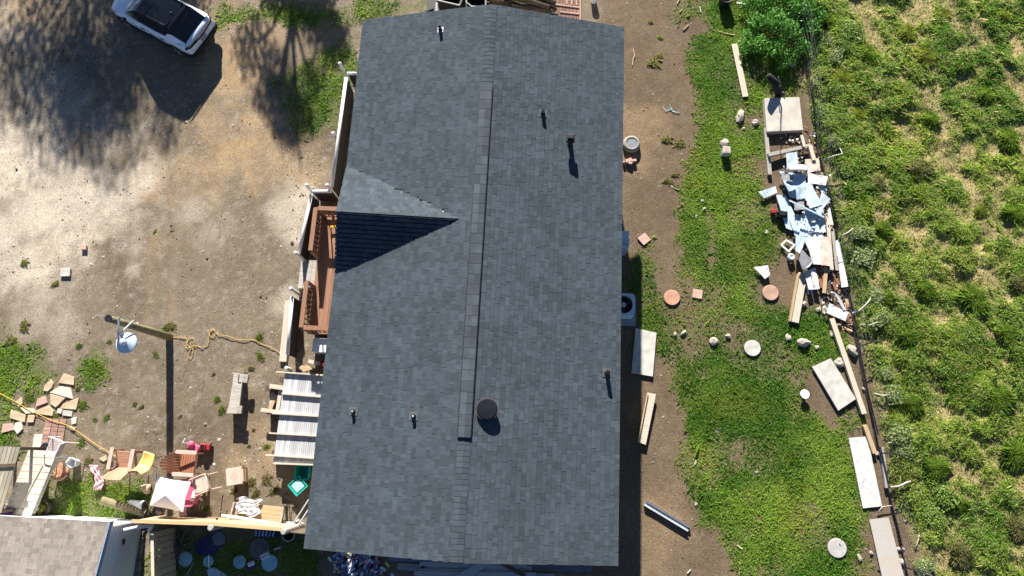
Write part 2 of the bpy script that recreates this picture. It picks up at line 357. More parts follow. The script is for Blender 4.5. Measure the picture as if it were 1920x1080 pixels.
T = T*(1+RNG.normal(0, .15, T.shape)); c, d = np.cos(th)[:, None], np.sin(th)[:, None]
V = np.stack([T[..., 0]*c-T[..., 1]*d+px_[:, None], T[..., 0]*d+T[..., 1]*c+py_[:, None], T[..., 2]+zfield(px_, py_, f_, l_)[:, None]], -1)
F = (np.array([(0, 1, 4), (1, 2, 4), (2, 3, 4), (3, 0, 4)])[None]+(np.arange(n)*5)[:, None, None]).reshape(-1, 3)
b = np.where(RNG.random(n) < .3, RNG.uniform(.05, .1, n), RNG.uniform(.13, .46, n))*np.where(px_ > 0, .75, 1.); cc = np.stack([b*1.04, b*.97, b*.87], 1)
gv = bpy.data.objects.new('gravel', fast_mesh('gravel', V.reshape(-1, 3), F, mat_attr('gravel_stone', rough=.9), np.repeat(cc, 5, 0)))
COL.objects.link(gv); gv['kind'] = 'stuff'
# ------------------------------------------------------------------ grass
M_grass = mat_attr('grass_blade', rough=.6, leaf=.54, spec=.3)
def blades(x, y, z, h, wd, col, lean=.45):
    """one bent three-triangle-free blade per point: root pair and tip"""
    n = len(x); a = RNG.uniform(0, 6.28, n); b = RNG.uniform(0, 6.28, n); k = np.abs(RNG.normal(0, lean, n))
    dx, dy = np.cos(a)*wd, np.sin(a)*wd
    V = np.empty((n, 4, 3))
    V[:, 0] = np.stack([x-dx, y-dy, z-.01], 1); V[:, 1] = np.stack([x+dx, y+dy, z-.01], 1)
    mx, my = x+np.cos(b)*k*h*.45, y+np.sin(b)*k*h*.45
    V[:, 2] = np.stack([mx+dx*.8, my+dy*.8, z+h*.62], 1)
    V[:, 3] = np.stack([x+np.cos(b)*k*h*1.25, y+np.sin(b)*k*h*1.25, z+h*np.clip(1-.25*k, .4, 1)], 1)
    F = (np.array([(0, 1, 2), (0, 2, 3)])[None]+(np.arange(n)*4)[:, None, None]).reshape(-1, 3)
    return V.reshape(-1, 3), F, np.repeat(col, 4, 0)
def lerp3(a, b, t): return np.array(a)*(1-t[:, None])+np.array(b)*t[:, None]
def leafbits(x, y, z, s, col, up=2.4):
    n = len(x); nrm = RNG.normal(0, 1, (n, 3)); nrm[:, 2] = np.abs(nrm[:, 2])+up; nrm /= np.linalg.norm(nrm, axis=1)[:, None]
    t = np.cross(nrm, RNG.normal(0, 1, (n, 3))); t /= np.linalg.norm(t, axis=1)[:, None]; b = np.cross(nrm, t); p = np.stack([x, y, z], 1); s = s[:, None]
    V = np.stack([p-t*s, p+b*s*.55, p+t*s, p-b*s*.55], 1)
    F = (np.array([(0, 1, 2), (0, 2, 3)])[None]+(np.arange(n)*4)[:, None, None]).reshape(-1, 3)
    return V.reshape(-1, 3), F, np.repeat(col, 4, 0)
def grasscol(x, y, s, g0=(.085, .235, .02), g1=(.31, .48, .055), dry=(.46, .38, .14), pd=.06):
    t = np.clip((fbm(x, y, .75, 4, s)-.5)*2.6+.45+RNG.normal(0, .2, len(x)), 0, 1); c = lerp3(g0, g1, t)
    yl = np.clip((fbm(x, y, .6, 4, s+7)-.54)*5, 0, 1)*RNG.random(len(x))*.6; c = c*(1-yl[:, None])+np.array((.46, .46, .06))*yl[:, None]
    d = (RNG.random(len(x)) < pd); c[d] = np.array(dry)*RNG.uniform(.7, 1.2, d.sum())[:, None]
    return c
def grass_obj(name, parts):
    V = []; F = []; C = []; o = 0
    for v, f, c in parts: V.append(v); F.append(f+o); C.append(c); o += len(v)
    ob = bpy.data.objects.new(name, fast_mesh(name, np.concatenate(V), np.concatenate(F), M_grass, np.concatenate(C))); COL.objects.link(ob); return ob
def off_house(x, y): return ~((x > -5.6) & (x < 2.2) & (y > -2.6) & (y < 12.9))
q0 = scatter(560000, lambda x, y, l, f, le: off_house(x, y)*l*np.clip(.2+1.25*fbm(x, y, 1.9, 3, 13), .2, 1), 2.4, 12.5)
q1 = scatter(420000, lambda x, y, l, f, le: off_house(x, y)*le*np.clip(fbm(x, y, 1.6, 3, 15)*2.4-.55, 0, 1), -20, -5.5)
sx, sy, sl_, sf, sle = [np.concatenate(q) for q in zip(q0, q1)]
zz = zfield(sx, sy, sf, sl_); hh = np.exp(RNG.normal(-3.35, .35, len(sx)))*(.55+1.0*fbm(sx, sy, 2.4, 3, 17))
bl = [blades(sx, sy, zz, hh, RNG.uniform(.008, .017, len(sx)), grasscol(sx, sy, 19), 1.25)]
k = RNG.random(len(sx)) < .8                 # broad clover-like leaves among the grass
bl.append(leafbits(sx[k], sy[k], zz[k]+hh[k]*RNG.uniform(.3, 1.1, k.sum()), RNG.uniform(.010, .024, k.sum()), grasscol(sx[k], sy[k], 19, (.10, .27, .025), (.34, .51, .075), (.52, .52, .28), .07)))
bl.append(leafbits(sx[k]+RNG.normal(0, .03, k.sum()), sy[k]+RNG.normal(0, .03, k.sum()), zz[k]+hh[k]*RNG.uniform(.1, .8, k.sum()), RNG.uniform(.008, .02, k.sum()), grasscol(sx[k], sy[k], 19, (.08, .225, .02), (.30, .47, .055), (.52, .48, .24), .09)))
lawn_o = grass_obj('lawn_grass', bl); lawn_o['kind'] = 'stuff'
sx, sy, sl_, sf, sle = scatter(760000, lambda x, y, l, f, le: f, 8.5, 19)
cl = field_clump(sx, sy); pick = RNG.random(len(sx)) < .6+.4*cl; sx, sy, sf, cl = sx[pick], sy[pick], sf[pick], cl[pick]
zz = zfield(sx, sy, sf, sf*0); hh = np.exp(RNG.normal(-3.0, .45, len(sx)))*(.4+2.1*cl**1.5*fbm(sx, sy, 1.9, 3, 29))
gc = grasscol(sx, sy, 31, (.12, .27, .03), (.40, .54, .085), (.60, .50, .27), .18)
hh = np.minimum(hh, .12); dr = RNG.random(len(sx)) < .07+.62*(1-cl); hh[dr] *= .55; gc[dr] = lerp3((.22, .16, .085), (.44, .34, .21), RNG.random(dr.sum()))
bl = [blades(sx, sy, zz, hh, RNG.uniform(.006, .014, len(sx)), gc, np.where(dr, 1.1, 1.05))]
k = (RNG.random(len(sx)) < .75*np.clip(fbm(sx, sy, .8, 3, 37)*3-.8, .2, 1)) & ~dr
bl.append(leafbits(sx[k], sy[k], zz[k]+hh[k]*RNG.uniform(.4, 1.25, k.sum()), RNG.uniform(.010, .028, k.sum()), grasscol(sx[k], sy[k], 39, (.11, .28, .035), (.38, .53, .10), (.58, .56, .32), .14)))
fo = grass_obj('pasture_grass', bl); fo['kind'] = 'stuff'
# single clumps -------------------------------------------------------------
def tuft_mesh(name, n, r, h, g0, g1, wd=.012, lean=.8, dry=.08, seed=0):
    a = RNG.uniform(0, 6.28, n); q = r*np.sqrt(RNG.random(n))*RNG.uniform(.3, 1, n); x, y = q*np.cos(a), q*np.sin(a)
    hh = h*RNG.uniform(.5, 1.15, n)*(1-.45*(q/r)**2); t = np.clip(RNG.normal(.5, .3, n), 0, 1); c = lerp3(g0, g1, t); d = RNG.random(n) < dry; c[d] = (.34, .27, .13)
    wds = RNG.uniform(.6, 1.3, n)*wd; V = np.empty((n, 4, 3)); b = a+RNG.normal(0, .7, n); kk = np.abs(RNG.normal(0, lean, n))*(.4+q/r)
    e = RNG.uniform(0, 6.28, n); dx, dy = np.cos(e)*wds, np.sin(e)*wds
    V[:, 0] = np.stack([x-dx, y-dy, 0*x-.02], 1); V[:, 1] = np.stack([x+dx, y+dy, 0*x-.02], 1)
    V[:, 2] = np.stack([x+np.cos(b)*kk*hh*.45+dx*.8, y+np.sin(b)*kk*hh*.45+dy*.8, hh*.65], 1)
    V[:, 3] = np.stack([x+np.cos(b)*kk*hh*1.2, y+np.sin(b)*kk*hh*1.2, hh*np.clip(1-.3*kk, .35, 1)], 1)
    F = (np.array([(0, 1, 2), (0, 2, 3)])[None]+(np.arange(n)*4)[:, None, None]).reshape(-1, 3)
    return fast_mesh(name, V.reshape(-1, 3), F, M_grass, np.repeat(c, 4, 0))
def place(me, name, label, cat, p, rz, sc, group, z=0.):
    o = bpy.data.objects.new(name, me); COL.objects.link(o); o.location = (p[0], p[1], z); o.rotation_euler = (0, 0, rz); o.scale = sc if isinstance(sc, tuple) else (sc,)*3
    return tag(o, label, cat, group)
GR, GY = ((.10, .22, .025), (.30, .44, .06)), ((.17, .26, .03), (.40, .46, .08))
tus = [tuft_mesh('tussock', 2600, .33, .22, *GR, wd=.0045, lean=.8), tuft_mesh('tussock', 2200, .32, .17, *GY, wd=.0045, dry=.12, lean=.8), tuft_mesh('tussock', 2200, .36, .22, (.14, .18, .06), (.32, .36, .15), wd=.0042, dry=.25, lean=.55)]
for i, (px, py, k, sc) in enumerate([(1700, 632, 0, 1.15), (1722, 318, 2, 1.35), (1645, 345, 2, .9), (1785, 430, 0, 1.1), (1822, 562, 0, 1.25), (1868, 748, 0, 1.35), (1752, 880, 0, 1.1), (1735, 105, 1, 1.2), (1700, 62, 1, 1), (1775, 120, 1, .9), (1845, 180, 0, 1.1), (1890, 262, 0, 1.1), (1655, 430, 0, .9), (1800, 690, 1, 1), (1902, 852, 0, 1.2), (1885, 625, 0, .9), (1690, 170, 1, .9), (1580, 145, 1, 1.0), (1610, 215, 1, .8), (1765, 30, 1, 1), (1880, 30, 1, 1.1), (1900, 400, 0, 1), (1735, 545, 0, 1), (1660, 560, 0, .8), (1905, 990, 2, 1), (1800, 1040, 2, 1.1), (1795, 945, 0, .8), (1710, 760, 0, .8), (1910, 530, 2, .9), (1625, 100, 0, 1), (1550, 40, 0, 1.2), (1838, 395, 1, .8), (1745, 225, 0, .9)]):
    lab = ('long bright green grass clump standing in the rough pasture', 'yellow green grass clump standing in the rough pasture', 'pale straw tinged grass clump in the rough pasture')[k]
    place(tus[k], 'grass_clump', lab, 'grass clump', G(px, py), i*1.7, (sc*(.62+.4*((i*31)%10)/10), sc*(.62+.4*((i*47)%10)/10), sc*.9), 'grass clumps in the pasture')
tf = [tuft_mesh('tuft', 330, .22, .06, (.13, .25, .03), (.32, .44, .07), wd=.008, lean=1.0, dry=.12), tuft_mesh('tuft', 230, .19, .06, (.20, .25, .06), (.42, .42, .15), wd=.008, lean=1.1, dry=.3)]
for i, (px, py, k, sc) in enumerate([(148, 648, 0, .85), (178, 688, 0, 1.35), (320, 612, 1, 1.2), (310, 618, 0, .7), (292, 664, 0, .55), (205, 640, 1, .5), (486, 632, 0, .8), (488, 668, 0, .75), (407, 748, 0, .6), (416, 768, 0, .75), (178, 787, 0, .6), (200, 783, 0, .6), (252, 757, 1, .5), (265, 762, 1, .5), (338, 780, 1, .4), (45, 493, 1, .9), (103, 532, 1, .8), (290, 434, 0, .4), (475, 806, 1, .4), (500, 838, 0, .6), (467, 836, 1, .5), (1225, 118, 1, 1.4), (1237, 105, 1, .8), (1238, 70, 0, .5), (1250, 262, 1, 1.1), (1275, 270, 1, 1.2), (1253, 340, 1, 1), (1265, 328, 1, .7), (1220, 40, 1, .6), (55, 745, 0, .9), (145, 728, 0, .55), (70, 712, 0, .6), (155, 760, 0, .9), (45, 770, 0, 1), (105, 780, 0, .5), (152, 830, 0, .8), (90, 775, 0, .6), (1100, 300, 0, .1), (20, 640, 1, 1.3), (45, 612, 1, 1.2), (440, 920, 1, 1), (470, 905, 1, 1.1), (500, 900, 1, 1.1), (515, 920, 1, 1), (480, 925, 1, .9), (165, 865, 1, .9), (205, 870, 1, .9), (220, 915, 0, .9), (388, 955, 0, .7), (400, 700, 1, .4), (460, 700, 1, .7), (470, 690, 1, .6)]):
    if sc < .2: continue
    place(tf[k], 'weed_tuft', ('small green weed tuft growing on the dirt yard', 'dry yellow weed tuft growing on the dirt yard')[k], 'weed tuft', G(px, py), i*2.1, (sc*(.7+.7*((i*37)%10)/10), sc*(.65+.6*((i*53)%10)/10), sc*.8), 'weed tufts on the bare dirt')
# leafy plants ---------------------------------------------------------------
def leaves(n, fn, size, g0, g1, up=.5):
    """n leaf quads at points fn(n); returns V, F, C"""
    p = fn(n); nrm = RNG.normal(0, 1, (n, 3)); nrm[:, 2] = np.abs(nrm[:, 2])+up; nrm /= np.linalg.norm(nrm, axis=1)[:, None]
    t = np.cross(nrm, RNG.normal(0, 1, (n, 3))); t /= np.linalg.norm(t, axis=1)[:, None]; b = np.cross(nrm, t)
    s = size*RNG.uniform(.6, 1.4, n)[:, None]
    V = np.stack([p-t*s, p+b*s*.42, p+t*s, p-b*s*.42], 1); C = lerp3(g0, g1, np.clip(RNG.normal(.5, .28, n), 0, 1))
    F = np.arange(n*4).reshape(-1, 4); return V.reshape(-1, 3), F, np.repeat(C, 4, 0)
def crown_pts(blobs, hollow=.5):
    B = np.array(blobs, float)
    def fn(n):
        k = RNG.choice(len(B), n, p=(B[:, 3]**2)/(B[:, 3]**2).sum()); d = RNG.normal(0, 1, (n, 3)); d /= np.linalg.norm(d, axis=1)[:, None]
        r = B[k, 3]*(hollow+(1-hollow)*RNG.random(n)**.6)*RNG.uniform(.8, 1.12, n); q = d*r[:, None]; q[:, 2] *= .8; return B[k, :3]+q
    return fn
M_leaf = mat_attr('leaf', rough=.55, leaf=.3, spec=.3)
def leaf_part(name, VFC, root):
    o = bpy.data.objects.new(name, fast_mesh(name, *VFC[:2], M_leaf, VFC[2])); COL.objects.link(o); o.parent = root['ob']; return o
def tree(loc, h, rad, label, n=9000, base=.32, nb=22, seed=0, leaf=.085):
    rr = random.Random(seed); t = thing('tree', label, 'tree', loc)
    bl = []
    for i in range(nb):
        a = rr.uniform(0, 6.28); q = rad*math.sqrt(rr.random())*.8; z = h*(base+(1-base)*rr.random()*.92); k = 1-((z/h-base)/(1-base)-.35)**2*1.3
        bl.append((q*math.cos(a)*max(k, .3), q*math.sin(a)*max(k, .3), z, rad*rr.uniform(.22, .42)))
    m = MB(); m.tube([(0, 0, -.1), (.05, .02, h*.25), (-.05, .05, h*.55), (0, 0, h*.9)], [h*.024, h*.019, h*.012, h*.003], 10)
    for x, y, z, r in bl[::2]: m.tube([(0, 0, max(.8, z-1.2-q*.2)), (x*.5, y*.5, z-.5), (x, y, z)], [h*.008, h*.006, .01], 6)
    m.build('trunk', mat('bark', (.12, .09, .065), .95, .3, 5, bump=.6), t, world=False)
    leaf_part('crown', leaves(n, crown_pts(bl, .25), leaf, (.035, .08, .012), (.085, .15, .022)), t); return t
tree((-19.2, 26.0, 0), 8.0, 3.9, 'large broad leafy tree beyond the far left end of the gravel lot', 20000, seed=3, nb=30)
tree((-24.2, 25.6, 0), 6.6, 2.8, 'leafy tree farthest to the left beyond the gravel lot', 10500, seed=5)
tree((-16.4, 23.9, 0), 7.0, 2.6, 'slim leafy tree beyond the lot behind the parked car', 9500, seed=8)
tree((-10.9, 23.7, 0), 8.0, 2.1, 'narrow leafy tree beyond the lot nearest the house', 9500, seed=12)
# bush by the far end of the wire fence
t = thing('bush', 'dense dark green leafy bush beside the far end of the wire fence', 'bush', G(1440, 62))
c0 = G(1440, 62); bl = []
for px, py, z, r in [(1425, 20, .5, .45), (1450, 0, .6, .5), (1480, 30, .55, .45), (1410, 55, .45, .4), (1440, 60, .75, .5), (1470, 75, .6, .45), (1415, 95, .4, .38), (1445, 105, .45, .42), (1475, 115, .35, .35), (1400, 75, .3, .3), (1490, 5, .4, .4), (1430, -25, .5, .5), (1470, -30, .5, .5), (1460, 130, .25, .28), (1505, 25, .45, .42), (1520, -5, .5, .45), (1515, 60, .35, .35), (1400, 15, .4, .4), (1395, 95, .3, .3), (1530, 40, .3, .32), (1500, 95, .28, .3)]:
    p = G(px, py)-c0; bl.append((p[0], p[1], z, r))
m = MB()
for x, y, z, r in bl: m.tube([(x*.3, y*.3, -.02), (x*.7, y*.7, z*.6), (x, y, z)], [.02, .014, .005], 6)
m.build('stem', mat('bark', (.12, .09, .065)), t, world=False)
leaf_part('foliage', leaves(10500, crown_pts(bl, .2), .05, (.04, .16, .02), (.16, .38, .05)), t)
# pale weeds along the wire fence
def weed_mesh(n, r, h, g0, g1, sz=.042):
    V, F, C = leaves(n, lambda n: np.stack([np.clip(RNG.normal(0, r*.45, n), -r*.8, r*.8), np.clip(RNG.normal(0, r*.45, n), -r*.8, r*.8), h*RNG.random(n)**.8*.8], 1), sz, g0, g1)
    return fast_mesh('weed', V, F, M_leaf, C)
wm = [weed_mesh(950, .40, .34, (.15, .23, .07), (.38, .44, .20)), weed_mesh(950, .38, .3, (.09, .20, .03), (.28, .38, .08))]
for i, (px, py, k, sc) in enumerate([(1545, 75, 0, 1.1), (1565, 105, 0, .9), (1560, 170, 1, .9), (1560, 270, 0, .9), (1585, 320, 0, .7), (1600, 410, 1, .8), (1612, 440, 0, 1), (1618, 480, 0, .9), (1640, 555, 0, .7), (1645, 600, 0, .8), (1660, 700, 0, .9), (1672, 740, 0, .9), (1682, 815, 0, 1.1), (1690, 845, 0, .8), (1740, 960, 1, .9), (1770, 930, 1, 1), (1730, 1060, 0, .8), (1540, 215, 1, 1), (1590, 60, 1, 1.1)]):
    place(wm[k], 'fence_weed', ('pale grey green leafy weed beside the wire fence', 'mid green leafy weed beside the wire fence')[k], 'weed', G(px, py), i*1.3, (sc*(.6+.6*((i*37)%10)/10), sc*(.7+.7*((i*61)%10)/10), sc*(.6+.6*((i*23)%10)/10)), 'weeds along the wire fence')
# ------------------------------------------------------------------ house
EZ, RZ = 3.3, 4.25; XL, XR, XC, YB, YT = -5.77, 2.44, -1.655, -2.84, 12.94
def roofz(x): return EZ+(RZ-EZ)*(1-abs(x-XC)/(XR-XC if x > XC else XC-XL))
house = thing('house', 'long single storey house under a dark grey shingle roof', 'house', (XC, (YB+YT)/2, 0))
m = MB(); m.box((XC, (YB+YT)/2, EZ/2-.1), (XR-XL-.7, YT-YB-.5, EZ-.02))
for y in (YB+.26, YT-.26): m.slab([(XL+.4, y-.05, EZ-.1), (XL+.4, y+.05, EZ-.1), (XC, y+.05, RZ-.14), (XC, y-.05, RZ-.14)], .02)
m.build('wall', mat('house_siding', (.46, .45, .42), .7, .08, 2, bump=.1), house)
m = MB()
TH = .16
for s, xe in ((0, XL), (1, XR)):
    m.slab([(xe, YB, EZ-.015), (XC, YB, RZ-.015), (XC, YT, RZ-.015), (xe, YT, EZ-.015)], TH)
roof = m.build('roof', mat('roof_edge', (.26, .27, .27), .8, .1, 3), house)
M_shing = mat('shingle', (.055, .070, .086), .92, .12, .8, bump=.25, island=.19, fine=.2, spec=.12)
def tabs(m, o, u, v, nn, U, Vv, keep, ex=.134, seed=0, lift=1., flat=False):
    """asphalt tabs on a plane: origin o at the eave, u along the eave (length U), v up the slope (length Vv), normal nn"""
    rr = random.Random(seed); o, u, v, nn = map(Vector, (o, u, v, nn)); k = 0; a = 0.
    while a < Vv-.02:
        b = -rr.uniform(0, .3)
        while b < U:
            wdt = rr.choice((.09, .11, .13, .15, .17, .20, .25)); b0, b1 = max(b, 0), min(b+wdt, U); b += wdt
            if b1-b0 < .02: continue
            e = min(ex, Vv-a)
            if not keep((b0+b1)/2, a+e/2): continue
            h = (.011+rr.choice((0, 0, .005, .006)))*lift; k2, d2 = (.80, -.026) if flat else (.35, .004); c0, c1 = .0012, .0012  # flat tabs stop short; black gaps stand in for shadow lines between courses
            P = [o+u*(b0+c0)+v*a+nn*h, o+u*(b1-c1)+v*a+nn*h, o+u*(b1-c1)+v*(a+e+d2)+nn*(h*k2), o+u*(b0+c0)+v*(a+e+d2)+nn*(h*k2),
                 o+u*(b0+c0)+v*a-nn*.004, o+u*(b1-c1)+v*a-nn*.004, o+u*(b1-c1)+v*(a+e)-nn*.004, o+u*(b0+c0)+v*(a+e)-nn*.004]
            m.add(P, [(0, 1, 2, 3), (4, 5, 1, 0), (5, 6, 2, 1), (7, 4, 0, 3)])
        a += ex
    return m
# dormer-like porch gable on the left slope
def solve_z(px, py, x):
    lo, hi = 2., 6.
    for _ in range(40):
        mid = (lo+hi)/2; lo, hi = (mid, hi) if G(px, py, mid)[0] < x else (lo, mid)
    return lo
TIP = Vector(G(860, 410, 4.1))
for _ in range(12): TIP = Vector(G(860, 410, roofz(TIP.x)+.02))
GX, GXi, GZ = XL, TIP.x, TIP.z; APEX = Vector(G(632, 396, GZ)); GYc = APEX.y
GY1, GY0 = G(650, 310, EZ)[1], G(631, 512, EZ)[1]
m = MB(); sl_w = Vector((XC-XL, 0, RZ-EZ)); Lw = sl_w.length; vL = sl_w/Lw
keepL = lambda b, a: not (GY0+.05 < YB+b < GY1-.05 and XL+a*vL.x < GXi-.1 and ((YB+b) < GYc and (YB+b-GY0)/(GYc-GY0) > (XL+a*vL.x-GX)/(GXi-GX)+.03 or (YB+b) >= GYc and (GY1-YB-b)/(GY1-GYc) > (XL+a*vL.x-GX)/(GXi-GX)+.03))
tabs(m, (XL-.02, YB-.02, EZ-.005), (0, 1, 0), vL, Vector((-vL.z, 0, vL.x)), YT-YB+.04, Lw, keepL, seed=1)
vR = Vector((XC-XR, 0, RZ-EZ)).normalized()
tabs(m, (XR+.02, YT+.02, EZ-.005), (0, -1, 0), vR, Vector((vR.z*-1*-1, 0, -vR.x)), YT-YB+.04, Lw, lambda b, a: True, seed=2)
# ridge caps
y = YB
rr = random.Random(4)
while y < YT-.05:
    e = min(.142, YT-y)
    for s in (-1, 1):
        P = [(XC, y, RZ+.021), (XC, y+e+.004, RZ+.016), (XC+s*.165, y+e+.004, RZ+.016-.030), (XC+s*.165, y, RZ+.021-.029)]
        Q = [(a, b, c-.022) for a, b, c in P]
        m.add(P+Q, [(0, 1, 2, 3) if s < 0 else (3, 2, 1, 0), (0, 3, 7, 4), (2, 3, 7, 6), (1, 2, 6, 5)])
    y += .142
shg = m.build('shingles', M_shing, house)
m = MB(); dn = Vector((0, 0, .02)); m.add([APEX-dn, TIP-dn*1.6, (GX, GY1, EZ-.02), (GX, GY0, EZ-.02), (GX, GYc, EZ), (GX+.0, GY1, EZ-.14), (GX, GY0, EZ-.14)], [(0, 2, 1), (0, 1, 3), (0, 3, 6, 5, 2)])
gab = m.build('porch_gable', M_black, house)  # black underlay, drawn as course shadow through the gaps of the flat tabs
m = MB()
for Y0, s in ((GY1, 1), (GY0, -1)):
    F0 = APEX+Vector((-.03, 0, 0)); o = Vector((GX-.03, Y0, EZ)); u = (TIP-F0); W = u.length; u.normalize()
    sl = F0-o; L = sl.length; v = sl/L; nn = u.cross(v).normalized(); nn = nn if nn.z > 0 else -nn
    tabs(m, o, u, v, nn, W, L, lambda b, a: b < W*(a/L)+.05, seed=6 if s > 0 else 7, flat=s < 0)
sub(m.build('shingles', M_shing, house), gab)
# ridge vent
yv1, yv0 = G(913, 158, RZ)[1], G(873, 820, RZ)[1]
m = MB()
for s in (-1, 1):
    y = yv0
    while y < yv1-.02:
        e = min(.29, yv1-y)
        P = [(XC, y, RZ+.07), (XC, y+e-.004, RZ+.066), (XC+s*.165, y+e-.004, RZ+.045), (XC+s*.165, y, RZ+.049)]; Q = [(a, b, c-.02) for a, b, c in P]
        m.add(P+Q, [(0, 1, 2, 3), (0, 3, 7, 4), (2, 3, 7, 6), (1, 2, 6, 5)]); y += e
rv = m.build('ridge_vent', mat('vent_cap', (.054, .067, .083), .92, .2, 2, bump=.2, island=.25, fine=.2), house)
m = MB(); m.box((XC, (yv0+yv1)/2, RZ+.018), (.37, yv1-yv0-.02, .03)); sub(m.build('vent_screen', M_black, house), rv)
# pipes and vents on the roof
def on_roof(px, py):
    z = 3.2
    for _ in range(12): p = G(px, py, z); z = roofz(p[0])
    return Vector((p[0], p[1], z))
for px, py, h, r, fl in [(826, 57, .2, .05, 'w'), (1018, 214, .2, .055, 'b'), (663, 772, .16, .05, 'b'), (776, 781, .16, .05, 'b'), (1138, 700, .30, .06, 'b')]:
    p = on_roof(px, py); m = MB(); m.lathe([(r*1.5, -.03), (r*1.35, .05), (r, .07), (r, h), (r*.8, h), (r*.8, h-.05)], p, 16)
    o = m.build('vent_pipe', M_black if fl == 'b' else M_darkmetal, house, smooth=False)
    m = MB(); q9 = .75 if fl == 'w' else 1
    m.slab([(p.x+dx, p.y+dy, roofz(p.x+dx)+.022) for dx, dy in ((-.12*q9, -.10*q9), (.12*q9, -.10*q9), (.12*q9, .13*q9), (-.12*q9, .13*q9))], .02)
    sub(m.build('flashing', mat('flashing_grey', (.12, .13, .14), .5, .2, 4, metal=.3) if fl == 'b' else M_galv, house), o)
    if fl == 'b': m = MB(); m.lathe([(r*.6, h-.012), (r*.4, h+.01)], p, 12); sub(m.build('cap', M_galv if px in (663, 776) else M_darkmetal, house), o)
p = on_roof(1069, 272); m = MB(); m.lathe([(.10, -.03), (.075, .06), (.07, .30)], p, 14); m.box((p.x-.01, p.y+.03, p.z+.36), (.24, .22, .13)); m.box((p.x-.01, p.y+.06, p.z+.44), (.18, .14, .04))
m.build('exhaust_hood', M_black, house, bevel=.015)
p = on_roof(914, 768); m = MB(); m.lathe([(.24, -.05), (.235, .12), (.28, .125), (.288, .15), (.28, .165), (.25, .185), (.0, .205)], p, 32)
o = m.build('roof_vent', mat('vent_black', (.010, .013, .020), .7, .2, 3, spec=.1), house, smooth=False)
m = MB(); m.lathe([(.289, .148), (.289, .162), (.276, .162), (.276, .148)], p, 32); sub(m.build('rim', mat('rim_copper', (.20, .15, .14), .5, .2, 3), house), o)
# ------------------------------------------------------------------ parked car
def loft(secs, closed_ends=True):
    m = MB(); n = len(secs[0]); V = [p for s in secs for p in s]; k = len(secs)
    F = [(i*n+j, (i+1)*n+j, (i+1)*n+(j+1) % n, i*n+(j+1) % n) for i in range(k-1) for j in range(n)]
    if closed_ends: F += [tuple(range(n)), tuple((k-1)*n+j for j in range(n-1, -1, -1))]
    return m.add(V, F)
HD = R(153); crear = np.array((-12.36, 13.88, 0)); cc_ = crear+1.93*np.array((math.cos(HD), math.sin(HD), 0))
car = thing('parked_car', 'white compact suv with black glass roof parked on the gravel lot', 'car', cc_, HD); car['ob'].scale = (.90, .90, .91)
M_car = mat('white_car_paint', (.70, .79, .92), .28, .02, 2, spec=.5, coat=.6)
M_clad = mat('car_cladding', (.018, .019, .022), .6, .15, 6)
def ring(x, w, zb, zs, zt, wt):
    h = [(w*.80, zb), (w*.97, zb+.06), (w, (zb+zs)/2), (w*.985, zs), (wt, zs+.6*(zt-zs)), (wt*.55, zt)]
    return [(x, -a, z) for a, z in h]+[(x, a, z) for a, z in h[::-1]]
secs = [ring(-2.13, .70, .46, .74, .80, .62), ring(-2.09, .82, .42, .82, .98, .70), ring(-1.95, .87, .38, .90, 1.06, .74), ring(-1.45, .905, .36, .94, 1.05, .78), ring(-.6, .90, .35, .93, 1.02, .78), ring(.4, .90, .35, .92, 1.02, .78), ring(1.05, .90, .36, .90, 1.03, .76), ring(1.5, .89, .37, .84, .98, .70), ring(1.9, .84, .40, .76, .88, .62), ring(2.1, .70, .44, .66, .76, .50), ring(2.16, .50, .48, .60, .66, .36)]
o = loft(secs).build('body', M_car, car, world=False, smooth=True); sb = o.modifiers.new('sub', 'SUBSURF'); sb.levels = sb.render_levels = 2
def gring(x, wb, zb, wt, zt): return [(x, -wb, zb), (x, -(wb*.45+wt*.55), zb+(zt-zb)*.6), (x, -wt, zt-.015), (x, -wt*.5, zt+.012), (x, wt*.5, zt+.012), (x, wt, zt-.015), (x, (wb*.45+wt*.55), zb+(zt-zb)*.6), (x, wb, zb)]
gs = [gring(1.12, .70, .96, .66, .985), gring(1.08, .73, .96, .67, 1.02), gring(.40, .78, .96, .615, 1.50), gring(.25, .78, .96, .61, 1.545), gring(-.5, .79, .96, .61, 1.57), gring(-1.25, .78, .96, .60, 1.54), gring(-1.40, .78, .96, .60, 1.50), gring(-1.88, .74, .96, .64, 1.06), gring(-1.92, .73, .96, .63, 1.03)]
o = loft(gs).build('cabin_glass', M_glass, car, world=False, smooth=True)
o.data.polygons.foreach_set('use_smooth', [False]*len(o.data.polygons)); bv = o.modifiers.new('b', 'BEVEL'); bv.width = .02; bv.segments = 2; bv.limit_method = 'ANGLE'; bv.angle_limit = R(20)
m = MB(); m.add([(.26, -.60, 1.562), (-.42, -.60, 1.584), (-.42, .60, 1.584), (.26, .60, 1.562), (.26, -.60, 1.545), (-.42, -.60, 1.565), (-.42, .60, 1.565), (.26, .60, 1.545)], [(0, 1, 2, 3), (0, 4, 5, 1), (1, 5, 6, 2), (2, 6, 7, 3), (3, 7, 4, 0)])
m.add([(-.44, -.60, 1.585), (-1.24, -.59, 1.560), (-1.24, .59, 1.560), (-.44, .60, 1.585), (-.44, -.60, 1.565), (-1.24, -.59, 1.54), (-1.24, .59, 1.54), (-.44, .60, 1.565)], [(0, 1, 2, 3), (0, 4, 5, 1), (1, 5, 6, 2), (2, 6, 7, 3), (3, 7, 4, 0)])
m.build('roof_panel', mat('black_roof_glass', (.006, .008, .014), .1, .1, 2, spec=.35), car, world=False)
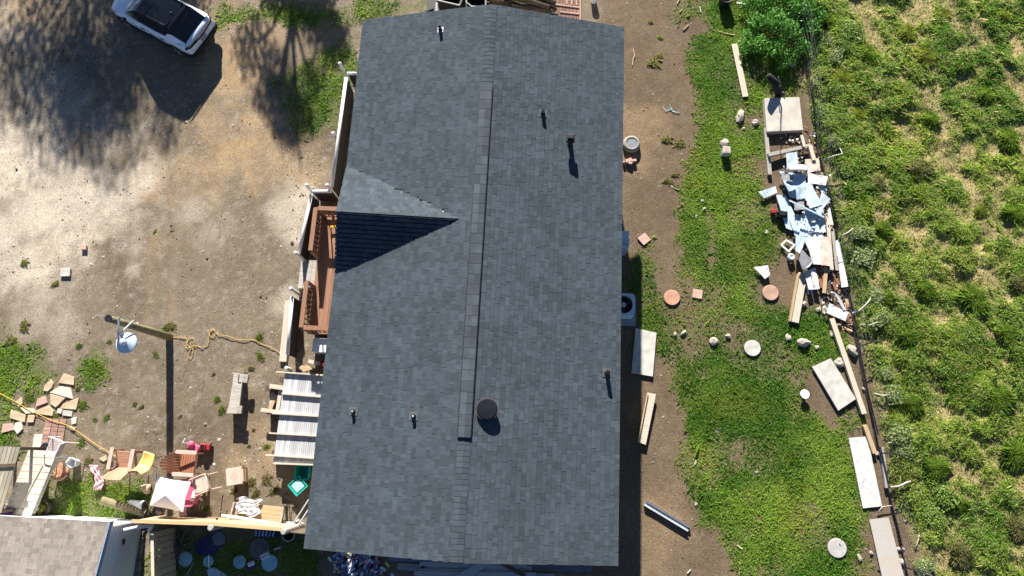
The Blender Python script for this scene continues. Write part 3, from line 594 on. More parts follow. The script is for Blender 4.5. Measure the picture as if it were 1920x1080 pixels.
for s in (-1, 1):
    m = MB(); m.beam((.2, s*.585, 1.60), (-1.2, s*.575, 1.60), .028, .022); m.box((.15, s*.583, 1.575), (.06, .03, .05)); m.box((-1.15, s*.576, 1.575), (.06, .03, .05)); m.build('roof_rail', M_clad, car, world=False)
    # white rear pillar with the kicked up corner, and the white frame of the rear window
    m = MB(); m.slab([(-1.02, s*.83, 1.05), (-1.22, s*.735, 1.24), (-1.38, s*.70, 1.27), (-1.93, s*.68, 1.07), (-1.93, s*.84, 1.02), (-1.50, s*.85, 1.02), (-1.02, s*.85, 1.02)], .05); m.build('rear_pillar', M_car, car, world=False)
    m = MB(); m.beam((.92, s*.90, .99), (.92, s*1.02, 1.00), .10, .05); m.box((.91, s*1.01, 1.03), (.13, .20, .13)); m.build('side_mirror', M_car if s < 0 else M_clad, car, world=False, bevel=.03)
    m = MB(); m.add([(1.93, s*.84, .82), (1.55, s*.895, .88), (1.56, s*.88, .93), (1.95, s*.80, .86)], [(0, 1, 2, 3)]); m.slab([(1.93, s*.85, .83), (1.55, s*.905, .89), (1.56, s*.86, .925), (1.95, s*.80, .86)], .03); m.build('headlight', M_glass, car, world=False)
    for x in (.12, -.82):
        m = MB(); m.beam((x-.09, s*.915, .86), (x+.09, s*.918, .86), .025, .035); m.build('door_handle', M_clad, car, world=False, bevel=.008)
    m = MB(); m.slab([(1.3, s*.86, .44), (1.3, s*.925, .42), (-1.3, s*.925, .42), (-1.3, s*.86, .44)], .10)
    m.slab([(-.10, s*.90, .72), (-.10, s*.926, .71), (-.72, s*.926, .52), (-.86, s*.926, .50), (-.86, s*.90, .51), (-.70, s*.90, .53)], .13); m.build('side_trim', M_clad, car, world=False)
    for x in (1.32, -1.32):
        m = MB()
        for k in range(9):
            a0, a1 = math.pi*k/9-.1, math.pi*(k+1)/9-.1
            m.beam((x+.39*math.cos(a0), s*.895, .34+.37*math.sin(a0)), (x+.39*math.cos(a1), s*.895, .34+.37*math.sin(a1)), .07, .06, up=(0, 1, 0))
        m.build('wheel_arch', M_clad, car, world=False)
        m = MB(); Vw = MB(); Vw.lathe([(.20, -.10), (.30, -.105), (.335, -.08), (.335, .08), (.30, .105), (.20, .10)], n=28)
        m.add([(x+a, s*.82+c, .335+b) for a, b, c in Vw.v], Vw.f); wh = m.build('wheel', M_rubber, car, world=False)
        m = MB()
        for k in range(5):
            a = k*2*math.pi/5; m.beam((x, s*.925, .335), (x+.2*math.cos(a), s*.922, .335+.2*math.sin(a)), .05, .02, up=(0, 1, 0))
        m.beam((x, s*.90, .335), (x, s*.935, .335), .1, .1); sub(m.build('rim', M_steel, car, world=False), wh)
# tail: black light bar, plate, dark bumper
m = MB()
P = [(-1.985, -.84, .90), (-2.10, -.70, .905), (-2.145, -.35, .905), (-2.155, 0, .905), (-2.145, .35, .905), (-2.10, .70, .905), (-1.985, .84, .90)]
for a, b in zip(P, P[1:]): m.beam(a, b, .055, .085)
m.build('tail_light', M_clad, car, world=False)
m = MB()
P = [(-1.75, -.90, .47), (-2.05, -.80, .47), (-2.15, -.5, .47), (-2.17, 0, .47), (-2.15, .5, .47), (-2.05, .80, .47), (-1.75, .90, .47)]
for a, b in zip(P, P[1:]): m.beam(a, b, .12, .20)
m.build('rear_bumper', M_clad, car, world=False, bevel=.02)
m = MB(); m.box((-2.175, -.02, .74), (.02, .34, .12), ry=R(24)); pl = m.build('number_plate', mat('plate_grey', (.45, .47, .50), .5, .05, 4), car, world=False)
m = MB()
for k in range(6): m.box((-2.187, -.02+(k-2.5)*.045, .745), (.006, .022, .06), ry=R(24))
sub(m.build('plate_marks', M_clad, car, world=False), pl)
m = MB(); m.slab([(-1.40, -.60, 1.555), (-1.40, .60, 1.555), (-1.56, .58, 1.46), (-1.56, -.58, 1.46)], .03); m.build('spoiler', bpy.data.materials['black_roof_glass'], car, world=False)
m = MB(); m.tube([(-1.05, 0, 1.57), (-1.12, 0, 1.61), (-1.17, 0, 1.60)], [.035, .02, .008], 6); m.build('roof_antenna', M_clad, car, world=False)
m = MB(); m.beam((1.02, -.6, 1.0), (1.0, .1, 1.04), .02, .02); m.beam((1.0, 0, 1.035), (.98, .6, 1.03), .02, .02); m.build('wiper', M_clad, car, world=False)
# ------------------------------------------------------------------ white topped fence by the porch
fen = thing('white_rail_fence', 'white capped fence with tall white posts beside the house and porch', 'fence', G(600, 380))
M_panel = mat('fence_panel_dark', (.06, .05, .045), .85, .25, 4, stretch=(1, 1, 1), bump=.2)
posts = [((654, 150), (637, 119), 1.15), ((632, 266), (624, 250), 1.05), ((624, 366), (613, 347), 1.15), ((587, 366), (575, 347), 1.2), ((563, 485), (554, 474), 1.05), ((554, 556), (545, 541), .95), ((540, 694), (537, 690), .35)]
tops = []
for (b, t, h) in posts:
    p = G(*t, h); g = (p[0], p[1], 0); tops.append(p)
    m = MB(); m.lathe([(.055, -.05), (.05, h-.02), (.062, h-.02), (.062, h+.01), (.03, h+.05)], g, 12); m.build('post', M_white, fen, smooth=False)
segs = [((668, 138), (652, 138), .95), ((649, 146), (622, 352), .95), ((622, 359), (586, 359), .85), ((584, 364), (560, 478), .80), ((548, 556), (539, 665), .75)]
for p, q, z in segs:
    a, b = Vector(G(*p, z)), Vector(G(*q, z)); m = MB(); m.tube([a, b], .055, 10); m.build('rail', M_white, fen, smooth=True)
    m = MB(); a2, b2 = a.copy(), b.copy(); a2.z = b2.z = z/2-.02; m.beam(a2, b2, .03, z-.02); m.build('panel', M_panel, fen)
# ------------------------------------------------------------------ porch deck
DX0, DX1, DY0, DY1, DZ, RLZ = -7.28, -5.55, 3.27, 7.31, .60, 1.45
po = thing('porch', 'red brown wooden porch deck with slatted railings beside the house', 'porch', ((DX0+DX1)/2, (DY0+DY1)/2, 0))
m = MB(); x = DX0+.02
while x < DX1: m.box((x+.068, (DY0+DY1)/2, DZ-.02), (.136, DY1-DY0, .036)); x += .142
m.build('deck', M_wood_red, po)
m = MB(); m.box((DX0+.02, (DY0+DY1)/2, DZ-.16), (.04, DY1-DY0-.02, .24)); m.box(((DX0+DX1)/2, DY0+.02, DZ-.16), (DX1-DX0-.1, .04, .24)); m.box(((DX0+DX1)/2, DY1-.02, DZ-.16), (DX1-DX0-.1, .04, .24)); m.build('skirt', M_wood_red, po)
for x in (DX0+.08, DX1-.1):
    for y in (DY0+.08, (DY0+DY1)/2, DY1-.08):
        m = MB(); m.box((x, y, DZ/2-.13), (.1, .1, DZ-.24)); m.build('support', M_wood_red, po)
def railing(a, b, z0=DZ, zt=RLZ, n=None):
    a, b = Vector(a), Vector(b); L = (b-a).length; d = (b-a)/L
    m = MB(); m.beam((a.x, a.y, zt-.02), (b.x, b.y, zt-.02), .14, .04); r = m.build('railing', M_wood_red, po)
    m = MB(); m.beam((a.x, a.y, z0+.10), (b.x, b.y, z0+.10), .04, .09); m.beam((a.x, a.y, zt-.085), (b.x, b.y, zt-.085), .04, .09); sub(m.build('cross_rail', M_wood_red, po), r)
    n = n or int(L/.15); m = MB()
    for i in range(1, n):
        p = a+d*(L*i/n); m.box((p.x, p.y, (z0+zt)/2-.01), (.04, .04, zt-z0-.14), rz=math.atan2(d.y, d.x))
    sub(m.build('balusters', M_wood_red, po), r)
    for p in (a, b): m = MB(); m.box((p.x, p.y, (z0+zt)/2-.02), (.09, .09, zt-z0-.05)); sub(m.build('newel', M_wood_red, po), r)
YS1, YS0 = G(577, 470, 1.4)[1], G(566, 528, 1.4)[1]
railing((DX0+.05, YS1, 0), (DX0+.05, DY1-.05, 0)); railing((DX0+.05, DY0+.05, 0), (DX0+.05, YS0, 0))
railing((DX0+.13, DY1-.05, 0), (DX1, DY1-.05, 0)); railing((DX0+.13, DY0+.05, 0), (DX1, DY0+.05, 0))
m = MB(); m.box((DX1-.45, DY1-.42, DZ+.09), (1.0, .34, .04)); m.box((DX1-.45, DY1-.27, DZ+.03), (1.0, .04, .08)); m.build('bench_board', M_wood_red, po)
m = MB()
for i, (x, z) in enumerate(((DX0-.19, .40), (DX0-.50, .20))):
    for k in (-.075, .075): m.box((x+k, (YS0+YS1)/2, z), (.142, YS1-YS0-.1, .04))
for y in (YS0+.09, YS1-.09): m.slab([(DX0-.03, y-.02, .40), (DX0-.03, y+.02, .40), (DX0-.68, y+.02, .08), (DX0-.68, y-.02, .08)], .10)
m.build('steps', M_wood_grey, po)
m = MB(); ya, yb = YS0-.05, YS0+.02
solo('shop_level', 'yellow level lying on the far end of the porch', 'spirit level', MB().beam((-6.95, 6.86, DZ+.135), (-6.5, 6.93, DZ+.135), .05, .05), mat('level_yellow', (.75, .48, .02), .5, .1, 3), (-6.7, 6.9, DZ+.1))
# boards beside the fence, white step box
def board(name, label, cat, p, q, wd, th, mt, z=0., z2=None, group=None, bev=.004):
    a, b = G(*p, z+th), G(*q, (z if z2 is None else z2)+th); a[2] -= th; b[2] -= th
    c = (a+b)/2; L = math.hypot(b[0]-a[0], b[1]-a[1]); rz = math.atan2(b[1]-a[1], b[0]-a[0]); dz = b[2]-a[2]
    m = MB(); m.box((0, 0, th/2), (math.hypot(L, dz), wd, th), ry=-math.atan2(dz, L))
    return tag(m.build(name, mt, None, loc=c, rz=rz, world=False, bevel=bev), label, cat, group)
def poly(name, label, cat, px, z, th, mt, group=None, zs=None, bev=0.003, jag=0):
    top = [G(x, y, (zs[i] if zs else z)+th) for i, (x, y) in enumerate(px)]
    if jag:
        rj = random.Random(len(label)*7+int(px[0][0])); t2 = []
        for i in range(len(top)):
            a, b = top[i], top[(i+1) % len(top)]; e = b-a; L = max(np.hypot(e[0], e[1]), 1e-3); nrm = np.array((-e[1], e[0], 0))/L; t2.append(a)
            k = max(1, int(L/.11))
            for j in range(1, k): t2.append(a+e*((j+rj.uniform(-.3, .3))/k)+nrm*rj.uniform(-.022, .016)*jag+np.array((0, 0, rj.uniform(-.012, .012))))
        top = t2
    c = sum(top)/len(top); c[2] = z
    m = MB(); m.slab(top, th); return tag(m.build(name, mt, None, loc=c, bevel=bev), label, cat, group)
def corr(name, label, cat, q, z, mt, n=10, amp=.012, group=None, zs=None, warp=0.):
    P = [G(x, y, zs[i] if zs else z) for i, (x, y) in enumerate(q)]; c = sum(P)/4
    m = MB(); m.corr(P[0], P[1], P[2], P[3], n, amp, warp=warp); return tag(m.build(name, mt, None, loc=c), label, cat, group)
board('plank', 'long tan plank lying on the dirt beside the white capped fence', 'plank', (541, 564), (530, 678), .24, .09, M_wood_pale)
p = G(601, 645, .5); m = MB(); m.box((p[0]+.15, p[1]-.05, .25), (.75, .42, .5))
bx = thing('storage_box', 'white lidded box tucked under the eave at the near end of the porch', 'box', (p[0]+.15, p[1]-.05, 0)); m.build('body', M_white_pl, bx, bevel=.02)
m = MB(); m.box((p[0]+.15, p[1]-.05, .53), (.79, .46, .05)); m.build('lid', M_white_pl, bx, bevel=.015)
# panel of grey boards with pale rails lying on a lumber pile
fp = thing('board_platform', 'large grey board panel with pale cross rails lying beside the house', 'platform', G(555, 780))
PZ = .50
A, B_, C_, D_ = [G(*q, PZ) for q in ((534, 700), (616, 704), (597, 871), (512, 869))]
m = MB(); nb = 22; rr = random.Random(9)
for i in range(nb):
    u0, u1 = i/nb+.002, (i+1)/nb-.002; e = rr.uniform(0, .004)
    m.slab([A*(1-u0)+B_*u0+(0, 0, e), A*(1-u1)+B_*u1+(0, 0, e), D_*(1-u1)+C_*u1+(0, 0, e), D_*(1-u0)+C_*u0+(0, 0, e)], .02)
m.build('boards', mat('grey_boards', (.44, .455, .485), .85, .2, 2.2, stretch=(14, 1, 14), bump=.15, island=.2, fine=.1), fp)
for (p, q) in (((517, 697), (614, 704)), ((528, 738), (612, 745)), ((510, 775), (608, 781)), ((504, 812), (604, 818)), ((497, 853), (601, 860)), ((513, 869), (598, 872))):
    a, b = Vector(G(*p, PZ+.09)), Vector(G(*q, PZ+.09)); a.z = b.z = PZ+.048; m = MB(); m.beam(a, b, .045, .09); m.build('cross_rail', M_wood_pale, fp, bevel=.003)
lum = [((505, 724), (538, 728), .14, .38), ((489, 768), (540, 776), .12, .36), ((527, 722), (519, 777), .12, .29), ((511, 735), (506, 770), .10, .14), ((517, 740), (503, 776), .12, .22), ((508, 745), (525, 760), .10, .05)]
for i, (p, q, wdt, z) in enumerate(lum): board('lumber_offcut', ['pale board across the far end of the scrap stack by the grey panel', 'pale board across the near end of the scrap stack by the grey panel', 'pale upright edge board along the scrap stack beside the grey panel', 'short board lying inside the scrap stack by the grey panel', 'slanting tan board across the scrap stack by the grey panel', 'lowest short scrap inside the stack by the grey panel'][i], 'board', p, q, wdt, .07 if i < 3 else .05, M_wood_pale if i != 4 else M_wood_tan, z, group='scrap boards beside the grey panel')
m = MB()
for px, py in ((534, 712), (606, 716), (520, 850), (590, 856), (560, 785), (510, 772), (508, 728)):
    p = G(px, py, .25); m = MB(); m.box((p[0], p[1], .17), (.28, .16, .34)); solo('support_block', 'dark wooden block holding up the grey board panel', 'block', m, M_wood_dark, (p[0], p[1], 0), 'blocks under the grey panel')
# debris between porch and panel
board('stick', 'thin pale stick lying on the ground between porch and grey panel', 'stick', (554, 678), (575, 692), .03, .03, M_wood_pale)
board('board', 'short pale board end lying under the eave near the grey panel', 'board', (578, 677), (600, 682), .12, .05, M_wood_pale, .1)
poly('cardboard', 'tan flattened scrap lying against the grey panel top', 'cardboard', [(556, 688), (577, 684), (586, 692), (570, 697)], .12, .02, M_wood_tan)
p = G(606, 682, .4); pot = thing('planter', 'dark planter with red flowers half under the roof eave', 'planter', (p[0]+.1, p[1], 0)); m = MB(); m.lathe([(.16, 0), (.2, .3), (.22, .32), (.18, .32), (.17, .28)], pot['_l'], 16); m.build('pot', M_darkmetal, pot)
leaf_part('flower', leaves(60, lambda n: np.stack([RNG.normal(-.02, .06, n), RNG.normal(0, .06, n), .34+.12*RNG.random(n)], 1), .035, (.5, .02, .04), (.75, .10, .12)), pot)
# ------------------------------------------------------------------ pole with hanging dish, cord
pb = G(318, 632); pt = G(203, 597, 3.38); pol = thing('utility_pole', 'tall greenish wooden pole standing alone in the dirt lot', 'pole', pb)
m = MB(); m.tube([(pb[0], pb[1], -.2), tuple(pb*.5+np.array((pt[0], pt[1], 3.38))*.5), (pt[0], pt[1], 3.38)], [.13, .115, .10], 14); m.build('shaft', M_log, pol, smooth=True)
m = MB(); m.lathe([(.105, -.015), (.105, .03), (.06, .03), (.06, .02)], (pt[0], pt[1], 3.37), 14); m.build('end_band', M_darkmetal, pol)
lz = 2.75; lc = G(236, 643, lz); lamp = thing('yard_lamp', 'pale blue disc shaped yard lamp on bent metal arms fixed to the pole', 'lamp', (lc[0], lc[1], lz))
m = MB(); m.lathe([(.02, .10), (.12, .09), (.30, .0), (.315, -.03), (.30, -.035), (.1, .05)], lamp['_l'], 32); m.build('shade', M_sheet_blue, lamp, smooth=False)
m = MB(); m.lathe([(.10, .085), (.10, .20), (.06, .24), (.02, .25)], lamp['_l'], 18); m.build('housing', M_galv, lamp)
m = MB(); a = Vector(G(222, 628, 3.0)); e1 = Vector(G(223, 594, 3.15)); e2 = Vector(G(251, 601, 2.85)); hub = Vector((lc[0]-.05, lc[1]+.05, lz+.2))
m.tube([hub, a, e1], .028, 8); m.tube([a, e2], .026, 8); m.tube([Vector(G(222, 598, 3.1)), Vector(G(222, 604, 2.95))], .02, 6); m.build('arm', M_galv, lamp)
def cord(name, label, pts, r, mt, z=.015, cat='cord'):
    P = [Vector(G(x, y, z)) for x, y in pts]
    Q = []
    for i in range(len(P)-1):
        p0, p1, p2, p3 = P[max(i-1, 0)], P[i], P[i+1], P[min(i+2, len(P)-1)]
        for t in (0, .25, .5, .75): Q.append(.5*((2*p1)+(p2-p0)*t+(2*p0-5*p1+4*p2-p3)*t*t+(3*p1-p0-3*p2+p3)*t**3))
    Q.append(P[-1]); Q = [Vector((q.x, q.y, z+.006*(i % 5))) for i, q in enumerate(Q)]
    return solo(name, label, cat, MB().tube(Q, r, 6), mt, P[0])
cord('extension_cord', 'yellow orange extension cord looping across the dirt from the pole', [(324, 633), (345, 633), (352, 640), (349, 650), (356, 653), (364, 646), (364, 636), (356, 634), (350, 643), (356, 651), (361, 652), (362, 664), (356, 671), (353, 666), (360, 652), (368, 648), (380, 651), (390, 645), (392, 632), (393, 622), (398, 617), (404, 622), (402, 630), (396, 632), (393, 625), (400, 619), (410, 627), (430, 631), (450, 637), (475, 637), (490, 645), (510, 652), (525, 662), (526, 668)], .009, M_rope_or)
cord('yellow_hose', 'straight bright yellow cord running across the flagstones to the slatted chair', [(-5, 735), (20, 748), (55, 768), (90, 785), (125, 797), (150, 812), (185, 836), (225, 860)], .008, M_rope, .05)
cord('blue_twine', 'pale blue twine tangled on the dirt right of the house', [(1243, 200), (1248, 208), (1258, 205), (1262, 210), (1275, 211), (1262, 209), (1255, 196), (1259, 207)], .008, M_cyan)
cord('red_wire', 'thin red wire lying in the shade beside the cooling unit', [(1163, 508), (1168, 514), (1170, 521), (1175, 521), (1182, 519)], .008, M_red)
# ------------------------------------------------------------------ timber bench
bc = G(443, 740, .42); be = thing('timber_bench', 'grey weathered timber bench alone on the dirt lot', 'bench', (bc[0], bc[1], 0))
def W(px, py, z): return G(px, py, z)
m = MB(); m.slab([W(438, 699, .44), (W(457, 702, .44)), W(454, 716, .44), W(449, 760, .44), W(445, 776, .44), W(424, 775, .44), W(429, 760, .44), W(436, 718, .44)], .07); m.build('seat', M_wood_grey, be, bevel=.008)
for q in ([(457, 701), (466, 702), (463, 718), (454, 717)], [(445, 760), (454, 761), (452, 776), (443, 775)]):
    m = MB(); m.slab([W(*c, .46) for c in q], .10); m.build('arm_block', M_wood_grey, be, bevel=.006)
for px, py in ((448, 707), (438, 770)):
    p = G(px, py, .3); m = MB(); m.box((p[0], p[1], .185), (.30, .12, .37)); m.build('leg', M_wood_grey, be)
m = MB(); a, b = W(448, 702, .448), W(447, 714, .448); m.beam(a, b, .025, .012); a, b = W(446, 717, .448), W(452, 717, .448); m.beam(a, b, .02, .012); m.build('seat_crack', M_darkmetal, be)
# ------------------------------------------------------------------ flagstones and pavers
fl = [([(119, 700), (139, 707), (138, 722), (109, 718)], 't', 'tan flagstone at the far right corner of the stone path'), ([(95, 711), (100, 718), (97, 726), (89, 734), (81, 733), (83, 723)], 't', 'narrow tan flagstone left of the corner stone on the path'), ([(112, 724), (132, 727), (136, 748), (93, 736)], 'p', 'large pale cream flagstone with a pointed left end'),
      ([(94, 738), (122, 746), (104, 764), (94, 757)], 't', 'tan flagstone below the pale cream one'), ([(140, 748), (148, 746), (142, 768), (112, 766), (118, 757)], 't', 'wide tan flagstone at the right edge of the path'), ([(70, 748), (85, 742), (88, 755), (66, 763)], 'k', 'pinkish flagstone in the middle of the path'),
      ([(66, 770), (90, 760), (100, 770), (98, 780), (70, 776)], 't', 'cracked tan flagstone above the brick pad'), ([(37, 764), (62, 766), (66, 774), (48, 776)], 'p', 'grey cream flagstone crossed by the yellow cord'), ([(20, 768), (48, 778), (46, 792), (18, 784)], 't', 'tan flagstone left of the brick pad'), ([(30, 752), (40, 744), (42, 756), (34, 764)], 't', 'small tan flagstone beside a round weed'),
      ([(52, 778), (66, 778), (62, 792), (50, 792)], 't', 'square tan flagstone touching the brick pad'), ([(118, 769), (136, 771), (134, 781), (116, 779)], 'w', 'small bright white paver on the stone path'), ([(5, 795), (24, 794), (26, 806), (2, 812)], 'k', 'pink paver beside the left edge weeds'), ([(28, 793), (40, 790), (42, 804), (32, 814), (25, 804)], 'p', 'pale upright oval stone next to the pink paver'),
      ([(64, 815), (80, 814), (76, 840), (60, 840)], 'p', 'pale grey stone slab at the lower corner of the brick pad'), ([(133, 784), (144, 782), (142, 794), (134, 796)], 'p', 'small pale stone beside the bright white paver'), ([(108, 766), (117, 767), (114, 776), (106, 774)], 'p', 'little cream stone beside the white paver'), ([(185, 860), (199, 853), (200, 862), (193, 866)], 't', 'loose tan stone lying alone near the slatted chair'), ([(131, 799), (142, 802), (138, 808), (131, 806)], 't', 'flat tan stone under the yellow cord')]
for q, k, lab in fl:
    poly('flagstone', lab, 'flagstone', q, -.012, .05, {'t': M_stone_tan, 'p': M_stone_pale, 'k': M_stone_pink, 'w': M_conc_white}[k], 'flagstones of the stone path', bev=.008)
p0, px1, px2 = G(80, 786), G(124, 786), G(72, 836)
def pave(name, label, quad, nu, nv, mt, gap=.012, z=.03, inset=None):
    A, B, C, D = [G(*q, z) for q in quad]; m = MB()
    for i in range(nu):
        for j in range(nv):
            g = [A*(1-u)*(1-v)+B*u*(1-v)+C*u*v+D*(1-u)*v for u, v in ((i/nu, j/nv), ((i+1)/nu, j/nv), ((i+1)/nu, (j+1)/nv), (i/nu, (j+1)/nv))]
            c = sum(g)/4; m.slab([p+(c-p)/np.linalg.norm(c-p)*gap for p in g], .06)
    return solo(name, label, 'paving', m, mt, (A+B+C+D)/4)
pave('brick_pad', 'pink brick pad beside the stone path near the chairs', [(86, 784), (125, 786), (116, 842), (74, 838)], 3, 7, M_brick)
br = thing('brick_patio', 'reddish brick patio with pale border beyond the far end of the roof', 'paving', G(1068, 15))
A, B, C, D = [G(*q, .03) for q in ((1040, -20), (1088, -20), (1088, 40), (1030, 40))]
m = MB()
for i in range(8):
    for j in range(16):
        g = [A*(1-u)*(1-v)+B*u*(1-v)+C*u*v+D*(1-u)*v for u, v in ((i/8, j/16), ((i+1)/8, j/16), ((i+1)/8, (j+1)/16), (i/8, (j+1)/16))]; c = sum(g)/4; m.slab([p+(c-p)/np.linalg.norm(c-p)*.006 for p in g], .06)
m.build('bricks', mat('brick_dark', (.21, .125, .10), .9, .2, 4, island=.2, fine=.15), br)
m = MB()
for p, q in (((1088, -20), (1088, 42)), ((1040, 8), (1086, 14)), ((1063, -20), (1063, 8)), ((1072, -20), (1072, 9)), ((1081, -20), (1081, 10)), ((1050, 22), (1086, 26))):
    a, b = Vector(G(*p, .05)), Vector(G(*q, .05)); m.beam(a, b, .05, .03)
m.build('border', mat('border_brick', (.40, .27, .23), .9, .15, 5), br)
p = G(88, 842); solo('saucer', 'dark round saucer lying under the end of the pale boards', 'saucer', MB().lathe([(.22, 0), (.22, .05), (.19, .07)], (p[0], p[1], 0), 20), M_darkmetal, p)
p = G(124, 511); solo('white_block', 'white square paver alone on the left side of the gravel lot', 'paver', MB().box((p[0], p[1], .03), (.34, .30, .06), rz=.1), M_conc_white, p, bevel=.01)
p = G(159, 465); solo('brick', 'single red brick lying on the gravel lot', 'brick', MB().box((p[0], p[1], .04), (.19, .16, .08), rz=.1), M_stone_pink, p, bevel=.008)
# chairs ---------------------------------------------------------------------
def slat_chair(name, label, c, rz, mt, mt2, round_back=False):
    t = thing(name, label, 'chair', c, rz); f = lambda n, m, k: m.build(n, k, t, world=False, bevel=.004)
    m = MB()
    for k in range(6): m.box((.22-.085*k, 0, .40-.018*k), (.075, .54, .022), ry=R(-10))
    f('seat', m, mt)
    m = MB(); n = 7
    for k in range(n):
        y = (k-(n-1)/2)*.078; L = .72-(.9*abs(k-3)**2*.035 if round_back else abs(k-3)*.01); sl = R(28); b = Vector((-.24, y, .30))
        m.beam(b, b+Vector((-math.sin(sl)*L, y*.15, math.cos(sl)*L)), .07, .02, up=(0, 1, 0) if False else (1, 0, 0))
    f('backrest', m, mt)
    for s in (-1, 1):
        m = MB(); m.box((.02, s*.33, .58), (.66, .115, .025)); f('armrest', m, mt2)
        m = MB(); m.box((.27, s*.30, .285), (.08, .03, .57)); f('leg', m, mt)
        m = MB(); m.beam((-.42, s*.29, .05), (.25, s*.29, .37), .03, .09); m.beam((-.30, s*.31, .05), (-.34, s*.31, .57), .03, .07); f('side_frame', m, mt)
    m = MB(); m.box((.24, 0, .33), (.03, .56, .12)); f('front_board', m, mt2)
    return t
slat_chair('slatted_chair', 'faded red slatted wooden chair left of the yellow chair', G(246, 862, .35), R(88), M_adir, M_sun_pink)
slat_chair('slatted_chair', 'brown round backed slatted chair right of the pole shadow', G(362, 868, .35), R(0), M_adir2, M_sun_pink, True)
t = thing('shell_chair', 'small yellow plastic shell chair on thin dark legs', 'chair', G(290, 862, .3), R(75)); m = MB()
def sheetgrid(fn, nu, nv, th=.012):
    m = MB(); V = [fn(u/nu, v/nv) for v in range(nv+1) for u in range(nu+1)]; o = len(V); n = nu+1
    V2 = [(a, b, c-th) for a, b, c in V]; F = []
    for j in range(nv):
        for i in range(nu): a = j*n+i; F += [(a, a+1, a+n+1, a+n), (o+a, o+a+n, o+a+n+1, o+a+1)]
    e = list(range(nu+1))+[j*n+nu for j in range(1, nv+1)]+[nv*n+i for i in range(nu-1, -1, -1)]+[j*n for j in range(nv-1, 0, -1)]
    F += [(e[(i+1) % len(e)], e[i], e[i]+o, e[(i+1) % len(e)]+o) for i in range(len(e))]
    return m.add(V+V2, F)
def shell(u, v):
    y = (u-.5)*.40*(1-.18*max(0, v-.55)); s = v
    x = .22-.42*min(s, .5)/.5 if s < .5 else -.20-.14*(s-.5)/.5; z = .40-.03*math.sin(math.pi*min(s/.5, 1)) if s < .5 else .40+.34*((s-.5)/.5)**1.1
    return (x-.05*(abs(u-.5)*2)**2*(s > .5), y, z+.05*(abs(u-.5)*2)**2)
sheetgrid(shell, 8, 12).build('seat', M_yellow, t, world=False, smooth=True)
for sx_ in (-1, 1):
    for sy_ in (-1, 1): m = MB(); m.tube([(sx_*.1-.02, sy_*.12, .37), (sx_*.19-.02, sy_*.2, 0)], .012, 6); m.build('leg', M_darkmetal, t, world=False)
def frame_chair(label, c, rz, fr, seatm, name='patio_chair'):
    t = thing(name, label, 'chair', c, rz)
    sheetgrid(lambda u, v: (.24-.48*v, (u-.5)*.44, .40-.02*math.sin(math.pi*v)), 6, 6).build('seat', seatm, t, world=False)
    sheetgrid(lambda u, v: (-.25-.14*v, (u-.5)*(.44-.05*v), .42+.46*v), 6, 6).build('backrest', seatm, t, world=False)
    for s in (-1, 1):
        m = MB(); m.tube([(.26, s*.25, 0), (.25, s*.25, .6), (.2, s*.26, .63), (-.2, s*.26, .63), (-.30, s*.24, .62)], .016, 6); m.tube([(-.38, s*.24, 0), (-.24, s*.23, .40), (-.40, s*.21, .90)], .016, 6); m.build('side_frame', fr, t, world=False)
    m = MB(); m.tube([(-.40, -.21, .90), (-.42, 0, .93), (-.40, .21, .90)], .016, 6); m.tube([(.25, -.24, .40), (.25, .24, .40)], .014, 6); m.build('cross_bar', fr, t, world=False)
    return t
frame_chair('pale mesh seat patio chair standing right of the white parasol', G(390, 908, .35), R(205), M_sun_pink, mat('beige_mesh', (.46, .40, .35), .8, .15, 8))
frame_chair('white framed chair with a dusky mesh seat on the brick pad', G(122, 838, .3), R(165), M_white, mat('mauve_mesh', (.36, .30, .31), .8, .15, 8))
# round wicker style chair with bucket
t = thing('round_chair', 'curved tan slatted chair lying tipped beside the pale boards', 'chair', G(122, 882), R(-30)); m = MB()
m.tube([(.32*math.cos(a), .26*math.sin(a), .34) for a in np.linspace(-2.8, .2, 14)], .03, 8); m.tube([(.26*math.cos(a), .2*math.sin(a), .2) for a in np.linspace(-2.8, .2, 12)], .02, 8); m.build('back_frame', M_adir, t, world=False)
m = MB()
for k in range(7): m.box((0, -.15+.05*k, .16), (.44, .035, .02))
m.build('seat', M_adir, t, world=False)
m = MB()
for a in (-2.6, -1.9, -1.2, -.5): m.tube([(.32*math.cos(a), .26*math.sin(a), .34), (.22*math.cos(a), .16*math.sin(a), 0)], .018, 6)
m.build('leg', M_adir, t, world=False)
p = G(133, 868, .3); bk = thing('bucket', 'white bucket with a grey inside next to the tipped tan chair', 'bucket', (p[0], p[1], 0)); m = MB(); m.lathe([(.11, .0), (.15, .3), (.165, .3), (.165, .32), (.14, .32), (.11, .05), (.0, .05)], bk['_l'], 20); m.build('body', M_white_pl, bk)
m = MB(); m.tube([(p[0]+.16*math.cos(a), p[1]+.16*math.sin(a)-.0, .3-.12*math.sin(a)) for a in np.linspace(0, math.pi, 9)], .006, 5); m.build('handle', M_steel, bk)
# small side table
p = G(439, 893, .5); st = thing('side_table', 'square pale pink side table standing alone right of the chairs', 'table', (p[0], p[1], 0), R(12))
m = MB(); m.box((0, 0, .49), (.50, .52, .03)); m.build('tabletop', M_sun_pink, st, world=False, bevel=.008)
m = MB(); m.box((0, 0, .507), (.2, .2, .006), rz=R(45)); m.build('inlay', mat('inlay', (.50, .36, .33), .8, .1, 4), st, world=False)
for sx_ in (-1, 1):
    for sy_ in (-1, 1): m = MB(); m.box((sx_*.20, sy_*.21, .235), (.04, .04, .47)); m.build('leg', M_adir, st, world=False)
m = MB(); m.box((0, 0, .2), (.42, .44, .02)); m.build('shelf', M_sun_pink, st, world=False)
